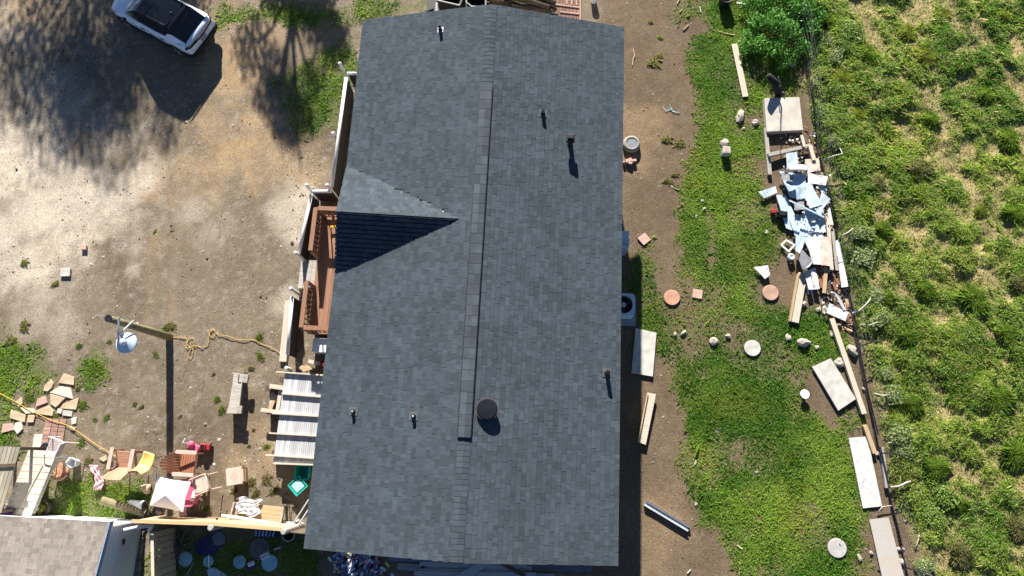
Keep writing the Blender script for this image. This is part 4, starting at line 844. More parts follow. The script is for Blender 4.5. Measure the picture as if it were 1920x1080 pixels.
# small parasol over a pink play table
uz = 1.0; UC = [G(295, 894, uz), G(358, 904, uz), G(343, 960, uz), G(281, 948, uz)]; uc = sum(UC)/4
um = thing('parasol', 'small white square parasol with faint blue check over a pink table', 'parasol', (uc[0], uc[1], .0), 0)
top = np.array((uc[0]+.02, uc[1]-.02, uz+.34)); m = MB()
rim = []
for i in range(4):
    a, b = UC[i], UC[(i+1) % 4]; rim += [a, (a+b)/2*.95+np.array((uc[0], uc[1], uz))*.05+np.array((0, 0, .03))]
V = [top]+rim+[r+np.array((0, 0, -.03)) for r in rim]+[top-np.array((0, 0, .015))]
m.add(V, [(0, 1+i, 1+(i+1) % 8) for i in range(8)]+[(1+i, 9+i, 9+(i+1) % 8, 1+(i+1) % 8) for i in range(8)]+[(17, 9+(i+1) % 8, 9+i) for i in range(8)])
m.build('canopy', mat('white_canopy', (.78, .82, .93), .8, .05, 5), um)
m = MB(); m.tube([(uc[0], uc[1], 0), (uc[0], uc[1], uz+.2)], .018, 8); m.build('pole', M_white, um)
m = MB()
for i in range(4): m.beam(top-np.array((0, 0, .03)), UC[i]*.97+top*.03-np.array((0, 0, .03)), .012, .01)
m.build('rib', M_white, um)
p = G(356, 925, .5); pk = thing('play_table', 'bright pink plastic play table beside the white parasol', 'table', (p[0]-.12, p[1], 0), R(-15))
m = MB(); m.lathe([(.46, .0), (.46, .06), (.42, .07), (.40, .05)], (0, 0, .46), 8); m.build('tabletop', M_pink, pk, world=False, bevel=.01)
m = MB(); m.box((.28, .05, .535), (.15, .2, .008), rz=.1); m.box((.28, -.12, .535), (.12, .08, .008), rz=.1); m.build('sticker', M_white_pl, pk, world=False)
for a in (.6, 2.2, 3.7, 5.3): m = MB(); m.tube([(.3*math.cos(a), .3*math.sin(a), .46), (.36*math.cos(a), .36*math.sin(a), 0)], .04, 8); m.build('leg', M_pink, pk, world=False)
poly('folded_flap', 'pale pink flap hanging under the near corner of the parasol', 'cloth', [(335, 958), (347, 953), (351, 966), (337, 970)], .25, .02, M_pinkcloth)
p = G(343, 975, .2)
# ride on toys behind the brown chair
t = thing('toy_scooter', 'pink and black ride on toy on the dirt beyond the brown chair', 'toy', G(368, 838)); m = MB(); m.box((0, 0, .16), (.42, .2, .14), rz=-.3); m.lathe([(.10, .2), (.12, .3), (.05, .36)], (-.05, .08, 0), 12); m.build('body', M_pink, t, world=False, bevel=.03)
for x, y in ((-.18, .12), (.18, 0), (-.14, -.06)): m = MB(); m.beam((x, y-.03, .10), (x, y+.03, .10), .2, .2, up=(1, 0, 0)); m.build('wheel', M_rubber, t, world=False, bevel=.05)
m = MB(); m.tube([(-.2, .1, .2), (-.25, .12, .42), (-.18, .25, .44)], .018, 6); m.build('handlebar', M_white, t, world=False)
t = thing('toy_car', 'red and black toy car beside the brown round backed chair', 'toy', G(389, 838)); m = MB(); m.box((0, 0, .15), (.34, .22, .14)); m.box((-.03, 0, .25), (.18, .18, .1)); m.build('body', M_red, t, world=False, bevel=.03)
for x in (-.11, .11):
    for y in (-.11, .11): m = MB(); m.beam((x, y-.02, .08), (x, y+.02, .08), .14, .14, up=(1, 0, 0)); m.build('wheel', M_rubber, t, world=False, bevel=.04)
m = MB(); m.box((-.03, 0, .302), (.12, .14, .01)); m.build('windscreen', M_glass, t, world=False)
# crumpled pink cloth
c = G(186, 895); V = []
def cloth(u, v):
    x = (u-.5)*.28+.10*math.sin(5*v); y = (v-.5)*.75; return (c[0]+x+.06-.12*v, c[1]+y, .05+.07*abs(math.sin(7*u+5*v))+.05*abs(math.sin(11*v-3*u)))
solo('pink_cloth', 'crumpled pink cloth dropped on the grass left of the slatted chair', 'cloth', sheetgrid(cloth, 10, 22, .03), M_pinkcloth, c, smooth=True)
# log post leaning, bucket, small logs
a, b = np.array(G(190, 938, .55)), np.array(G(276, 961, .0)); m = MB(); m.tube([(b[0], b[1], .1), tuple((a+b)/2+np.array((0, 0, .07))), a], [.13, .125, .12], 14); solo('leaning_post', 'thick greenish round post slanting over the bright grass', 'post', m, M_log, b, smooth=False)
m = MB(); p = G(272, 966); m.box((p[0], p[1], .05), (.4, .12, .1), rz=.5); solo('wood_block', 'dark short timber under the butt of the slanting post', 'block', m, M_wood_dark, p)
a, b = Vector(G(243, 945, .14)), Vector(G(270, 948, .14)); d = (b-a).normalized(); m = MB(); m.tube([a, b], [.13, .15], 18); bk = thing('bucket', 'white bucket lying on its side beside the slanting post', 'bucket', G(256, 950)); m.build('body', M_white_pl, bk)
m = MB(); m.tube([b-d*.01, b+d*.012], [.13, .12], 18); m.build('opening', M_wood_dark, bk)
p = G(276, 915); solo('rock', 'tan rock beside the left edge of the white parasol', 'rock', MB().rock((p[0], p[1], .05), .15, 1.2, .8, .8, 3, -.6), M_stone_tan, p, smooth=True)
p = G(298, 962); solo('rock', 'small tan rock below the near left corner of the parasol', 'rock', MB().rock((p[0], p[1], .04), .10, 1, .8, .7, 4), M_rock, p, smooth=True)
# ------------------------------------------------------------------ neighbouring shed (lower left corner)
SZ = 2.05
e0, e1, e2 = G(-160, 958, SZ), G(205, 978, SZ), G(176, 1080, SZ)
sh = thing('shed', 'small outbuilding with a tan grey shingle roof and pale siding in the corner', 'shed', (e1+G(-100, 1080, SZ))/2*np.array((1, 1, 0)))
ud = Vector(e1-e0); ud.z = 0; ud.normalize(); vd = Vector((ud.y, -ud.x, 0)); sl3 = R(9)
vs3 = Vector((vd.x*math.cos(sl3), vd.y*math.cos(sl3), math.sin(sl3))); ns = ud.cross(vs3)*-1
if ns.z < 0: ns = -ns
o0 = Vector(e0); LU = (Vector(e1)-Vector(e0)).length; LV = 3.4
m = MB(); tabs(m, o0, ud, vs3, ns, LU, LV, lambda b, a: True, seed=21)
shr = m.build('shingles', mat('tan_shingle', (.225, .200, .180), .9, .14, 1.5, bump=.25, island=.20, fine=.2), sh)
c4 = [o0, o0+ud*LU, o0+ud*LU+vs3*LV, o0+vs3*LV]
m = MB(); m.slab([p-Vector((0, 0, .012)) for p in c4], .10); m.build('roof', M_white, sh)
m = MB(); a, b = c4[1]+ud*.02, c4[2]+ud*.02; m.beam(a-Vector((0, 0, .06)), b-Vector((0, 0, .06)), .03, .15); m.build('fascia', mat('blue_grey_trim', (.18, .26, .36), .6, .1, 4), sh)
m = MB(); q0 = o0+ud*(LU-.12)+vd*.18; q1 = q0+vd*3.0
for k in range(11):
    z = .12+.165*k; m.beam((q0.x, q0.y, z+.08), (q1.x, q1.y, z+.08), .05, .158)
w0 = o0+ud*.2+vd*.18
m.beam((w0.x, w0.y, SZ/2), (q0.x, q0.y, SZ/2), .05, SZ-.08); m.build('wall', mat('shed_siding', (.62, .64, .62), .7, .06, 3), sh)
m = MB(); f0 = o0+ud*(LU-.2)-vd*.0; m.slab([tuple(f0-Vector((0, 0, .1))), tuple(f0+ud*.22-Vector((0, 0, .1))), tuple(f0+ud*.22+vd*.25-Vector((0, 0, .1))), tuple(f0+vd*.25-Vector((0, 0, .1)))], .1); m.build('soffit', M_white, sh)
m = MB(); g = Vector(G(243, 1012, 1.2)); m.box((q0.x+ud.x*.04+vd.x*.5, q0.y+vd.y*.5, 1.0), (.03, .16, .10)); m.build('wall_vent', M_darkmetal, sh)
m = MB(); m.tube([G(232, 994, 1.55), G(250, 990, 1.35), G(277, 986, 1.0), G(286, 984, .95), G(284, 990, .75), G(279, 996, .5)], [.05]*6, 10)
m.build('downspout', M_white, sh, smooth=True)
# plank wall beside the shed, and brick edging
m = MB()
wl = thing('plank_gate', 'brown plank gate standing on edge between shed and shaded grass', 'gate', G(275, 1040))
for i in range(9):
    a = Vector(G(286, 998, 1.3)); b = Vector(G(288, 1110, 1.3)); p = a+(b-a)*(i/9); q = a+(b-a)*((i+1)/9-.012); m.beam((p.x, p.y, .65), (q.x, q.y, .65), .025, 1.3)
m.build('planks', M_wood_tan, wl)
for z in (.35, 1.05): m = MB(); m.beam((a.x-.04, a.y, z), (b.x-.04, b.y, z), .04, .09); m.build('cross_rail', M_wood_tan, wl)
m = MB(); m.beam((a.x, a.y, 1.32), (b.x, b.y, 1.32), .09, .03); m.build('cap_board', M_wood_pale, wl)
m = MB()
for i in range(10): p = G(262-i*1.2, 1000+i*11); m.box((p[0], p[1], .06), (.34, .19, .14), rz=-.1)
solo('stone_edging', 'row of dark grey blocks along the foot of the pale shed wall', 'edging', m, mat('block_grey', (.16, .15, .14), .9, .2, 4, bump=.2, island=.2), G(257, 1050))
# ------------------------------------------------------------------ wood fence between yard and shaded corner
fz = 1.55; wf = thing('wooden_fence', 'tan plank fence with its sunlit face between chairs and shaded corner', 'fence', G(400, 985))
fa, fb = Vector(G(248, 977, fz)), Vector(G(400, 982, fz)); fc = Vector(G(527, 992, fz))
m = MB(); rr = random.Random(5)
for s, e in ((fa, fb), (fb, fc)):
    L = (e-s).length; n = int(L/.14)
    for i in range(n):
        p, q = s+(e-s)*(i/n), s+(e-s)*((i+1)/n-.004/L); z = fz-rr.uniform(0, .04); m.beam((p.x, p.y, z/2), (q.x, q.y, z/2), .022, z)
m.build('planks', M_wood_tan, wf)
for s, e in ((fa, fb), (fb, fc)):
    for z in (.4, 1.2): m = MB(); m.beam((s.x, s.y-.03, z), (e.x, e.y-.03, z), .038, .088); m.build('cross_rail', M_wood_tan, wf)
    m = MB(); m.beam((s.x, s.y, fz+.016), (e.x, e.y, fz+.016), .10, .03); m.build('cap_board', mat('cap_tan', (.52, .38, .20), .8, .2, 3, stretch=(1, 10, 10), fine=.1), wf)
for px, py in ((394, 990), (531, 997)):
    p = G(px, py, 1.62); m = MB(); m.lathe([(.095, -.05), (.09, 1.60), (.07, 1.63)], (p[0], p[1], 0), 12); m.build('post', M_wood_grey, wf, smooth=False)
ga = Vector((fc.x+.08, fc.y-.10, 0)); gb = Vector((-5.50, fc.y-.16, 0))  # gate added to block the sun here and keep the ground behind dark
gt = thing('added_shade_gate', 'dark plank gate added to shade the gap between the plank fence and the house', 'gate', (ga+gb)/2); m = MB(); L = (gb-ga).length; n = int(L/.12)
for i in range(n): p, q = ga+(gb-ga)*(i/n), ga+(gb-ga)*((i+1)/n-.0005); m.beam((p.x, p.y, .68), (q.x, q.y, .68), .02, 1.28)
m.build('planks', M_wood_dark, gt)
for z in (.3, 1.1): m = MB(); m.beam((ga.x, ga.y-.03, z), (gb.x, gb.y-.03, z), .035, .08); m.build('cross_rail', M_wood_dark, gt)
# planter bench by that fence
A, B, C, D = [G(*q, .36) for q in ((441, 941), (534, 951), (527, 982), (433, 972))]
pb2 = thing('slat_bench', 'weathered plank bed frame beside the tan fence', 'bench', (A+B+C+D)/4*np.array((1, 1, 0)))
for i in range(4):
    u0, u1 = i/4+.01, (i+1)/4-.01; m = MB(); m.slab([A*(1-u0)+D*u0, B*(1-u0)+C*u0, B*(1-u1)+C*u1, A*(1-u1)+D*u1], .03); m.build('plank', M_wood_tan, pb2, bevel=.004)
for a, b in ((A, D), (B, C)):
    m = MB(); m.beam(a+(0, 0, .05), b+(0, 0, .05), .05, .09); m.build('end_board', M_wood_grey, pb2)
for q in (A, B, C, D): c0 = (q-(A+B+C+D)/4)*.9+(A+B+C+D)/4; m = MB(); m.box((c0[0], c0[1], .16), (.07, .07, .32)); m.build('leg', M_wood_dark, pb2)
c = G(466, 950, .42); V = []
solo('plastic_sheet', 'crumpled clear white plastic sheet lying on the plank bed frame', 'plastic sheet', sheetgrid(lambda u, v: (c[0]+(u-.5)*.7+.05*math.sin(9*v), c[1]+(v-.5)*.5+.05*math.sin(7*u), .39+.05*abs(math.sin(8*u+5*v))+.04*abs(math.sin(13*v-6*u))), 16, 12, .008), mat('white_film', (.50, .53, .58), .3, .35, 12), c)
m = MB(); poly('long_white_board', 'long white board leaning along the top of the tan fence', 'board', [(415, 964), (437, 966), (520, 980), (519, 984), (437, 972), (414, 968)], .55, .03, M_sheet_white)
poly('white_cloth', 'small white cloth draped on the fence corner beside the roof', 'cloth', [(538, 978), (552, 979), (546, 990), (530, 988)], .75, .03, M_sheet_white)
m = MB(); a, b = Vector(G(533, 1000, 1.0)), Vector(G(558, 976, .2)); m.beam(a, b, .09, .09); solo('leaning_timber', 'pale square timber leaning at the corner of the tan fence', 'timber', m, M_wood_grey, b)
cr = thing('wire_cage', 'dark metal end frame beside the plank bed frame', 'frame', G(538, 962)); m = MB()
a, b, c0, d = [Vector(G(*q, .45)) for q in ((533, 949), (548, 951), (545, 979), (530, 977))]
for p, q in ((a, b), (b, c0), (c0, d), (d, a), ((a+b)/2, (c0+d)/2)): m.tube([p, q], .012, 6)
m.build('top_frame', M_darkmetal, cr)
for p in (a, b, c0, d): m = MB(); m.tube([p, (p.x, p.y, 0)], .012, 6); m.build('leg', M_darkmetal, cr)
for i, (p, q) in enumerate((((548, 985), (580, 935)), ((556, 990), (585, 945)))):
    m = MB(); a, b = Vector(G(*p, .5)), Vector(G(*q, .15)); m.tube([a, b], .025, 8); solo('metal_pole', ['grey metal pole leaning between the plank fence and the eave', 'second grey pole leaning closest to the roof eave'][i], 'pole', m, M_sheet_grey, b, 'poles by the roof corner')
# teal bins
for (px, py, rz, lab) in ((566, 886, .05, 'teal plastic bin under the eave beyond the other one'), (558, 911, .8, 'teal plastic tub with pale inside turned on its corner')):
    p = G(px, py, .35); bn = thing('plastic_bin', lab, 'bin', (p[0], p[1], 0), rz, None)
    m = MB(); w0_, w1_ = .17, .21
    P = [(-w0_, -w0_, 0), (w0_, -w0_, 0), (w0_, w0_, 0), (-w0_, w0_, 0)]; Q = [(a/w0_*w1_, b/w0_*w1_, .35) for a, b, _ in P]; I = [(a*.9, b*.9, .35) for a, b, _ in Q]; J = [(a*.9, b*.9, .03) for a, b, _ in P]
    m.add(P+Q+I+J, [(3, 2, 1, 0)]+[(i, (i+1) % 4, 4+(i+1) % 4, 4+i) for i in range(4)]+[(4+i, 4+(i+1) % 4, 8+(i+1) % 4, 8+i) for i in range(4)]+[(8+i, 8+(i+1) % 4, 12+(i+1) % 4, 12+i) for i in range(4)]+[(12, 13, 14, 15)])
    m.build('body', M_teal, bn, world=False, bevel=.03)
    m = MB()
    for s in (-1, 1): m.beam((-.22, s*.218, .34), (.22, s*.218, .34), .02, .03); m.beam((s*.218, -.21, .34), (s*.218, .21, .34), .02, .03)
    m.build('rim', M_teal, bn, world=False)
    if py > 900: m = MB(); m.box((0, 0, .33), (.30, .30, .02)); m.build('lid', M_cyan, bn, world=False)
# things lying in the shade below the fence
for q, lab, mt in [(((348, 1048), 11.5), 'pale cyan round plate near the plank gate in the shade', M_cyan), (((391, 1052), 8.5), 'smallest pale cyan plate beside the thin white stick', M_cyan), (((450, 1053), 10.5), 'pale cyan round plate left of the dark grey disc', M_cyan), (((506, 1055), 13), 'largest pale cyan plate below the dark grey disc', M_cyan), (((411, 1010), 10.5), 'translucent grey round plate at the corner of the blue tarp', mat('grey_lid', (.22, .24, .30), .4, .15, 5)), (((487, 1029), 17), 'large dark grey disc lying in the shade', mat('disc_grey', (.17, .16, .18), .8, .2, 4, fine=.1))]:
    (px, py), r = q; p = G(px, py); r = r/53; dk = thing('plastic_plate' if r < .3 else 'round_slab', lab, 'plate' if r < .3 else 'disc', (p[0], p[1], 0)); m = MB(); m.lathe([(r, 0), (r, .035), (r*.92, .045), (r*.9, .03), (0, .034)], dk['_l'], 24); m.build('disc', mt, dk)
    m = MB(); m.lathe([(r*.5, .03), (r*.48, .045), (r*.42, .045), (r*.40, .03)], dk['_l'], 20); m.build('ring', mt, dk)
poly('tarp', 'dark blue tarp spread on the shaded grass under the fence', 'tarp', [(364, 1020), (392, 1003), (420, 1000), (424, 1010), (400, 1040), (370, 1042)], .01, .02, M_blue)
m = MB(); a, b = G(390, 1045, .1), G(392, 1062, .1); board('stick', 'thin white stick lying across the smallest cyan plate', 'stick', (391, 1040), (392, 1066), .025, .03, M_white, .05)
poly('paper', 'pale blue ragged sheet lying in the shade near the bottom edge', 'sheet', [(388, 1068), (402, 1064), (425, 1078), (420, 1095), (392, 1092)], .01, .015, mat('faded_blue', (.42, .52, .66), .7, .15, 5))
board('brick_block', 'grey concrete block lying in the shade near the plank gate', 'block', (301, 1063), (318, 1046), .17, .12, M_sheet_grey)
board('board', 'brown board lying in the shade beside the grey block', 'board', (326, 1040), (332, 1068), .13, .04, M_wood_dark)
board('stick', 'thin branch lying in the shade between two cyan plates', 'stick', (362, 1055), (350, 1078), .03, .03, M_wood_grey)
t = thing('appliance_box', 'small white box with two dark holes beside the dark grey disc', 'box', G(500, 1041), R(30)); m = MB(); m.box((0, 0, .11), (.24, .16, .2)); m.build('body', M_white_pl, t, world=False, bevel=.01); m = MB(); m.box((-.05, 0, .212), (.04, .04, .004)); m.box((.05, 0, .212), (.04, .04, .004)); m.build('hole', M_black, t, world=False)
board('handle', 'short pale grey stick beside the white box', 'stick', (513, 1031), (526, 1026), .05, .04, M_galv, .05)
t = thing('toy_truck', 'white and blue toy lying on the shaded grass', 'toy', G(472, 1058), R(25)); m = MB(); m.box((.04, .02, .12), (.2, .13, .12)); m.build('body', M_white_pl, t, world=False, bevel=.03); m = MB(); m.box((-.02, -.06, .05), (.26, .12, .1)); m.build('base', M_blue, t, world=False, bevel=.02)
t = thing('crate', 'blue and white slatted crate against the shaded side of the fence', 'crate', G(499, 1001)); A, B, C, D = [G(*q, .3) for q in ((479, 993), (519, 997), (516, 1006), (478, 1005))]; m = MB()
for i in range(6):
    u = i/6; m.beam(A*(1-u-.04)+B*(u+.04), D*(1-u-.04)+C*(u+.04), .05, .03)
m.build('slats', mat('pale_blue_slat', (.25, .34, .62), .5, .1, 4, island=.4), t); m = MB()
for p, q in ((A, B), (B, C), (C, D), (D, A)): m.beam((p+q)[:3]*0+np.array((p[0], p[1], .14)), np.array((q[0], q[1], .14)), .02, .26)
m.build('side', M_blue, t)
p = G(541, 1003, .3); pt_ = thing('flower_pot', 'dark round pot with pale rim at the corner of the fence', 'pot', (p[0], p[1], 0)); m = MB(); m.lathe([(.14, 0), (.19, .28), (.19, .31), (.165, .31), (.15, .1), (.0, .1)], pt_['_l'], 22); m.build('pot', M_darkmetal, pt_); m = MB(); m.lathe([(.195, .295), (.195, .318), (.168, .318), (.168, .295)], pt_['_l'], 22); m.build('rim', M_galv, pt_); m = MB(); m.lathe([(.06, .1), (.05, .2)], pt_['_l'], 10); m.build('core', M_white_pl, pt_)
t = thing('brush_pile', 'heap of dead grey twigs in the shade near the plank gate', 'brush pile', G(330, 1022)); rr = random.Random(6); m = MB(); c = G(330, 1022)
for i in range(60):
    a = rr.uniform(0, 6.28); r = rr.uniform(0, .38); l = rr.uniform(.15, .4); b = rr.uniform(0, 6.28); z = rr.uniform(.02, .16)*(1-r)
    p = Vector((c[0]+r*math.cos(a), c[1]+r*math.sin(a)*.7, z+.02)); m.tube([p, p+Vector((math.cos(b)*l, math.sin(b)*l, rr.uniform(-.02, .08)))], rr.uniform(.005, .014), 5)
m.build('twigs', mat('twig_grey', (.20, .17, .15), .9, .25, 8, island=.3), t)
# pale boards and fence panel at the left edge
pa = thing('boardwalk', 'pale board table top sloping up to the tan shed roof', 'board table', G(58, 905)); zt = .75
A, B, C, D = [G(*q, zt) for q in ((54, 843), (108, 846), (57, 969), (5, 967))]; m = MB(); n = 9
for i in range(n):
    u0, u1 = i/n+.004, (i+1)/n-.004; m = MB(); m.slab([A*(1-u0)+D*u0, B*(1-u0)+C*u0, B*(1-u1)+C*u1, A*(1-u1)+D*u1], .035); m.build('board', mat('pale_grey_board', (.60, .54, .47), .85, .18, 3, stretch=(1, 12, 12), fine=.1, island=.15, bump=.12), pa, bevel=.004)
for p, q in ((A, D), (B, C)):
    m = MB(); m.beam(p*.95+q*.05-np.array((0, 0, .08)), p*.05+q*.95-np.array((0, 0, .08)), .05, .09); m.build('bearer', M_wood_grey, pa)
for p in (A*.9+C*.1, B*.9+D*.1, C*.9+A*.1, D*.9+B*.1): m = MB(); m.box((p[0], p[1], .33), (.08, .08, .66)); m.build('leg', M_wood_grey, pa)
board('long_stick', 'long thin pale stick lying along the pale board table', 'stick', (79, 872), (27, 969), .035, .025, M_wood_pale, zt+.005)
gp = thing('picket_fence', 'grey picket fence section at the far left edge', 'fence', G(10, 885)); m = MB(); zp = 1.3
A, B, C, D = [G(*q, zp) for q in ((-30, 836), (38, 838), (2, 962), (-60, 955))]; n = 9
for i in range(n):
    u0, u1 = i/n+.006, (i+1)/n-.006; m.slab([A*(1-u0)+B*u0, A*(1-u1)+B*u1, D*(1-u1)+C*u1, D*(1-u0)+C*u0], .025)
m.build('pickets', mat('grey_picket', (.30, .275, .22), .85, .25, 2.5, stretch=(12, 1, 12), bump=.2, island=.2), gp)
a, b = Vector(G(-40, 875, zp+.03)), Vector(G(30, 872, zp+.03)); m = MB(); m.beam(a, b, .10, .05); m.build('cross_rail', M_wood_dark, gp)
for p in (A, B, C, D): m = MB(); m.box((p[0]*.95+.05*(A+C)[0]/2, p[1]*.95+.05*(A+C)[1]/2, zp/2-.02), (.09, .09, zp-.04)); m.build('post', M_wood_dark, gp)
a, b = Vector(G(30, 879, .55)), Vector(G(98, 878, .55)); 
p = G(76, 953, .35); pp = thing('potted_plant', 'dark pot with yellow green leaves beside the pale board table', 'potted plant', (p[0], p[1], 0)); m = MB(); m.lathe([(.17, 0), (.24, .3), (.25, .32), (.21, .32), (.20, .24), (0, .24)], pp['_l'], 22); m.build('pot', mat('brown_pot', (.10, .085, .08), .7, .2, 4), pp)
leaf_part('leaves', leaves(110, lambda n: np.stack([RNG.normal(0, .08, n), RNG.normal(0, .09, n), .3+.14*RNG.random(n)], 1), .05, (.22, .27, .02), (.40, .38, .06)), pp)
p = G(8, 962, .9); pv = thing('flower_pot', 'purple flower cluster at the left edge by the shed roof', 'flowers', (p[0], p[1], 0)); m = MB(); m.lathe([(.12, 0), (.15, .78), (.12, .8)], pv['_l'], 14); m.build('pot', M_darkmetal, pv); leaf_part('petals', leaves(220, lambda n: np.stack([RNG.normal(0, .09, n), RNG.normal(0, .08, n), .8+.14*RNG.random(n)], 1), .035, (.16, .05, .26), (.36, .16, .50)), pv)
# ------------------------------------------------------------------ right of the house
t = thing('wheel', 'used tyre on a steel rim lying flat beside the roof edge', 'wheel', G(1183, 273)); m = MB(); m.lathe([(.18, .0), (.26, .0), (.30, .04), (.305, .14), (.28, .20), (.24, .225), (.20, .225), (.175, .20), (.17, .02)], (0, 0, 0), 36); m.build('tyre', mat('dusty_tyre', (.28, .26, .24), .9, .2, 6), t, world=False, smooth=True)
m = MB(); m.lathe([(.172, .205), (.16, .19), (.14, .08), (.05, .06), (.045, .10), (0, .10)], (0, 0, 0), 28); m.build('rim', M_steel, t, world=False); m = MB(); m.lathe([(.035, .10), (.03, .125)], (0, 0, 0), 12); m.build('hub', M_black, t, world=False)
for i, (x, y, rz, s, lab) in enumerate([(1179, 301, .4, 1.2, 'largest pink brick piece of the heap below the tyre'), (1189, 301, .2, .8, 'right hand pink brick piece of the heap below the tyre'), (1182, 306, 0, .7, 'near pink brick piece of the heap below the tyre'), (1170, 304, .3, .5, 'left pink brick chip below the tyre at the roof edge')]):
    p = G(x, y, .1); solo('brick_piece', lab, 'brick', MB().box((p[0], p[1], .07), (.19*s, .11*s, .14), rz=rz), M_stone_pink, (p[0], p[1], 0), 'brick pieces below the tyre', bevel=.01)
def flat(name, lab, cat, x, y, sx_, sy_, rz, mt, th=.05, grp=None, z=0): p = G(x, y, z+th); return solo(name, lab, cat, MB().box((p[0], p[1], z+th/2), (sx_, sy_, th), rz=rz), mt, (p[0], p[1], z), grp, bevel=.008)
flat('paver', 'square pink paver in the dirt at the edge of the house shade', 'paver', 1208, 448, .32, .32, R(40), M_stone_pink)
flat('paver', 'square pink paver set in the grass right of the clay disc', 'paver', 1308, 551, .32, .30, R(-8), M_stone_pink, .04)
p = G(1166, 455, 1.0); ub = thing('utility_box', 'pale blue metal cabinet standing against the house wall', 'cabinet', (p[0], p[1], 0))
xa, ya = G(1180, 433, 1.0)[:2]; yb = G(1177, 463, 1.0)[1]; m = MB(); m.box((xa-.30, (ya+yb)/2, .5), (.60, ya-yb, 1.0)); m.build('cabinet', M_sheet_blue, ub, bevel=.02); m = MB(); m.box((xa-.30, yb+.10, 1.01), (.56, .03, .02)); m.box((xa-.30, yb-.006, .55), (.5, .012, .7)); m.build('door', mat('blue_door', (.30, .40, .55), .4, .1, 3), ub)
m = MB(); m.tube([(xa-.2, yb-.04, .2), (xa-.2, yb-.06, .9)], .03, 8); m.build('conduit', M_galv, ub)
zt = .72; xa, ya = G(1191, 551, zt)[:2]; yb = G(1187, 592, zt)[1]; W_ = ya-yb; cx, cy = xa-W_/2, (ya+yb)/2; ac = thing('air_conditioner', 'square blue grey cooling unit with a round fan half under the eave', 'air conditioner', (cx, cy, 0))
m = MB(); n = 40
Pq = []; 
for k in range(n):
    a = 2*math.pi*k/n; cs, sn = math.cos(a), math.sin(a); e = .28; Pq.append((math.copysign(abs(cs)**e, cs)*W_/2, math.copysign(abs(sn)**e, sn)*W_/2))
V = [(x, y, z) for z in (.08, zt) for x, y in Pq]; rI = W_*.40
V += [(rI*math.cos(2*math.pi*k/n), rI*math.sin(2*math.pi*k/n), zt+.005) for k in range(n)]+[(rI*math.cos(2*math.pi*k/n), rI*math.sin(2*math.pi*k/n), zt-.2) for k in range(n)]
m.add(V, [(j*n+k, j*n+(k+1) % n, (j+1)*n+(k+1) % n, (j+1)*n+k) for j in range(3) for k in range(n)]+[tuple(range(n-1, -1, -1)), tuple(3*n+k for k in range(n))]); m.build('casing', mat('ac_casing', (.50, .60, .72), .5, .1, 4), ac, world=False)
m = MB(); m.lathe([(rI*.985, zt-.19), (0, zt-.19)], (0, 0, 0), 24); m.build('fan_well', M_black, ac, world=False)
m = MB(); m.lathe([(.09, zt-.16), (.09, zt-.06), (.0, zt-.05)], (0, 0, 0), 16); m.build('motor', M_steel, ac, world=False); m = MB()
for k in range(3):
    a = 2*math.pi*k/3+.4; m.slab([(.08*math.cos(a), .08*math.sin(a), zt-.10), (rI*.9*math.cos(a-.3), rI*.9*math.sin(a-.3), zt-.13), (rI*.92*math.cos(a+.4), rI*.92*math.sin(a+.4), zt-.06)], .01)
m.build('fan_blade', mat('fan_grey', (.05, .055, .07), .5, .1, 3), ac, world=False); m = MB()
for k in (.45, .62, .8, .98):
    r = rI*k; m.tube([(r*math.cos(a), r*math.sin(a), zt+.012) for a in np.linspace(0, 6.283, 33)], .004, 4)
for k in range(6): m.tube([(.1*math.cos(k*1.047), .1*math.sin(k*1.047), zt+.015), (rI*math.cos(k*1.047), rI*math.sin(k*1.047), zt+.012)], .004, 4)
m.build('grille', M_darkmetal, ac, world=False)
solo('pad', 'grey concrete pad under the cooling unit', 'pad', MB().box((cx+.04, cy-.10, .03), (W_+.16, W_+.22, .08)), M_sheet_grey, (cx, cy, 0))
poly('slab', 'pale rectangular concrete slab lying half in the house shade', 'slab', [(1192, 615), (1231, 624), (1224, 706), (1184, 699)], 0, .07, M_conc_white)
t = thing('trough_board', 'pale narrow wooden trough lying at the edge of the house shade', 'board', G(1214, 785)); z = .16
A, B, C, D = [G(*q, z) for q in ((1214, 736), (1230, 739), (1211, 834), (1196, 829))]; m = MB(); m.slab([A, B, C, D], .05); m.build('base', M_wood_pale, t, bevel=.004)
m = MB(); m.beam(A+(0, 0, .03), D+(0, 0, .03), .03, .09); m.build('edge', M_wood_tan, t)
for k in (.1, .9): p = (A*(1-k)+D*k+B*(1-k)+C*k)/2; m = MB(); m.box((p[0], p[1], .055), (.2, .1, .11)); m.build('foot', M_wood_dark, t)
t = thing('metal_channel', 'shiny metal channel lying on the dirt near the house corner', 'metal channel', G(1250, 968)); a, b = Vector(G(1210, 943, .12)), Vector(G(1292, 992, .12)); d = (b-a).normalized(); sd = Vector((d.y, -d.x, 0)); m = MB()
m.beam(a-Vector((0, 0, .115)), b-Vector((0, 0, .115)), .16, .008); m.build('web', M_steel, t)
for s, z0 in ((-1, .055), (1, .055)): m = MB(); m.beam(a+sd*s*.08-Vector((0, 0, z0)), b+sd*s*.08-Vector((0, 0, z0)), .012, .12); m.beam(a+sd*s*.055, b+sd*s*.055, .055, .006); m.build('flange', M_galv if s > 0 else M_steel, t)
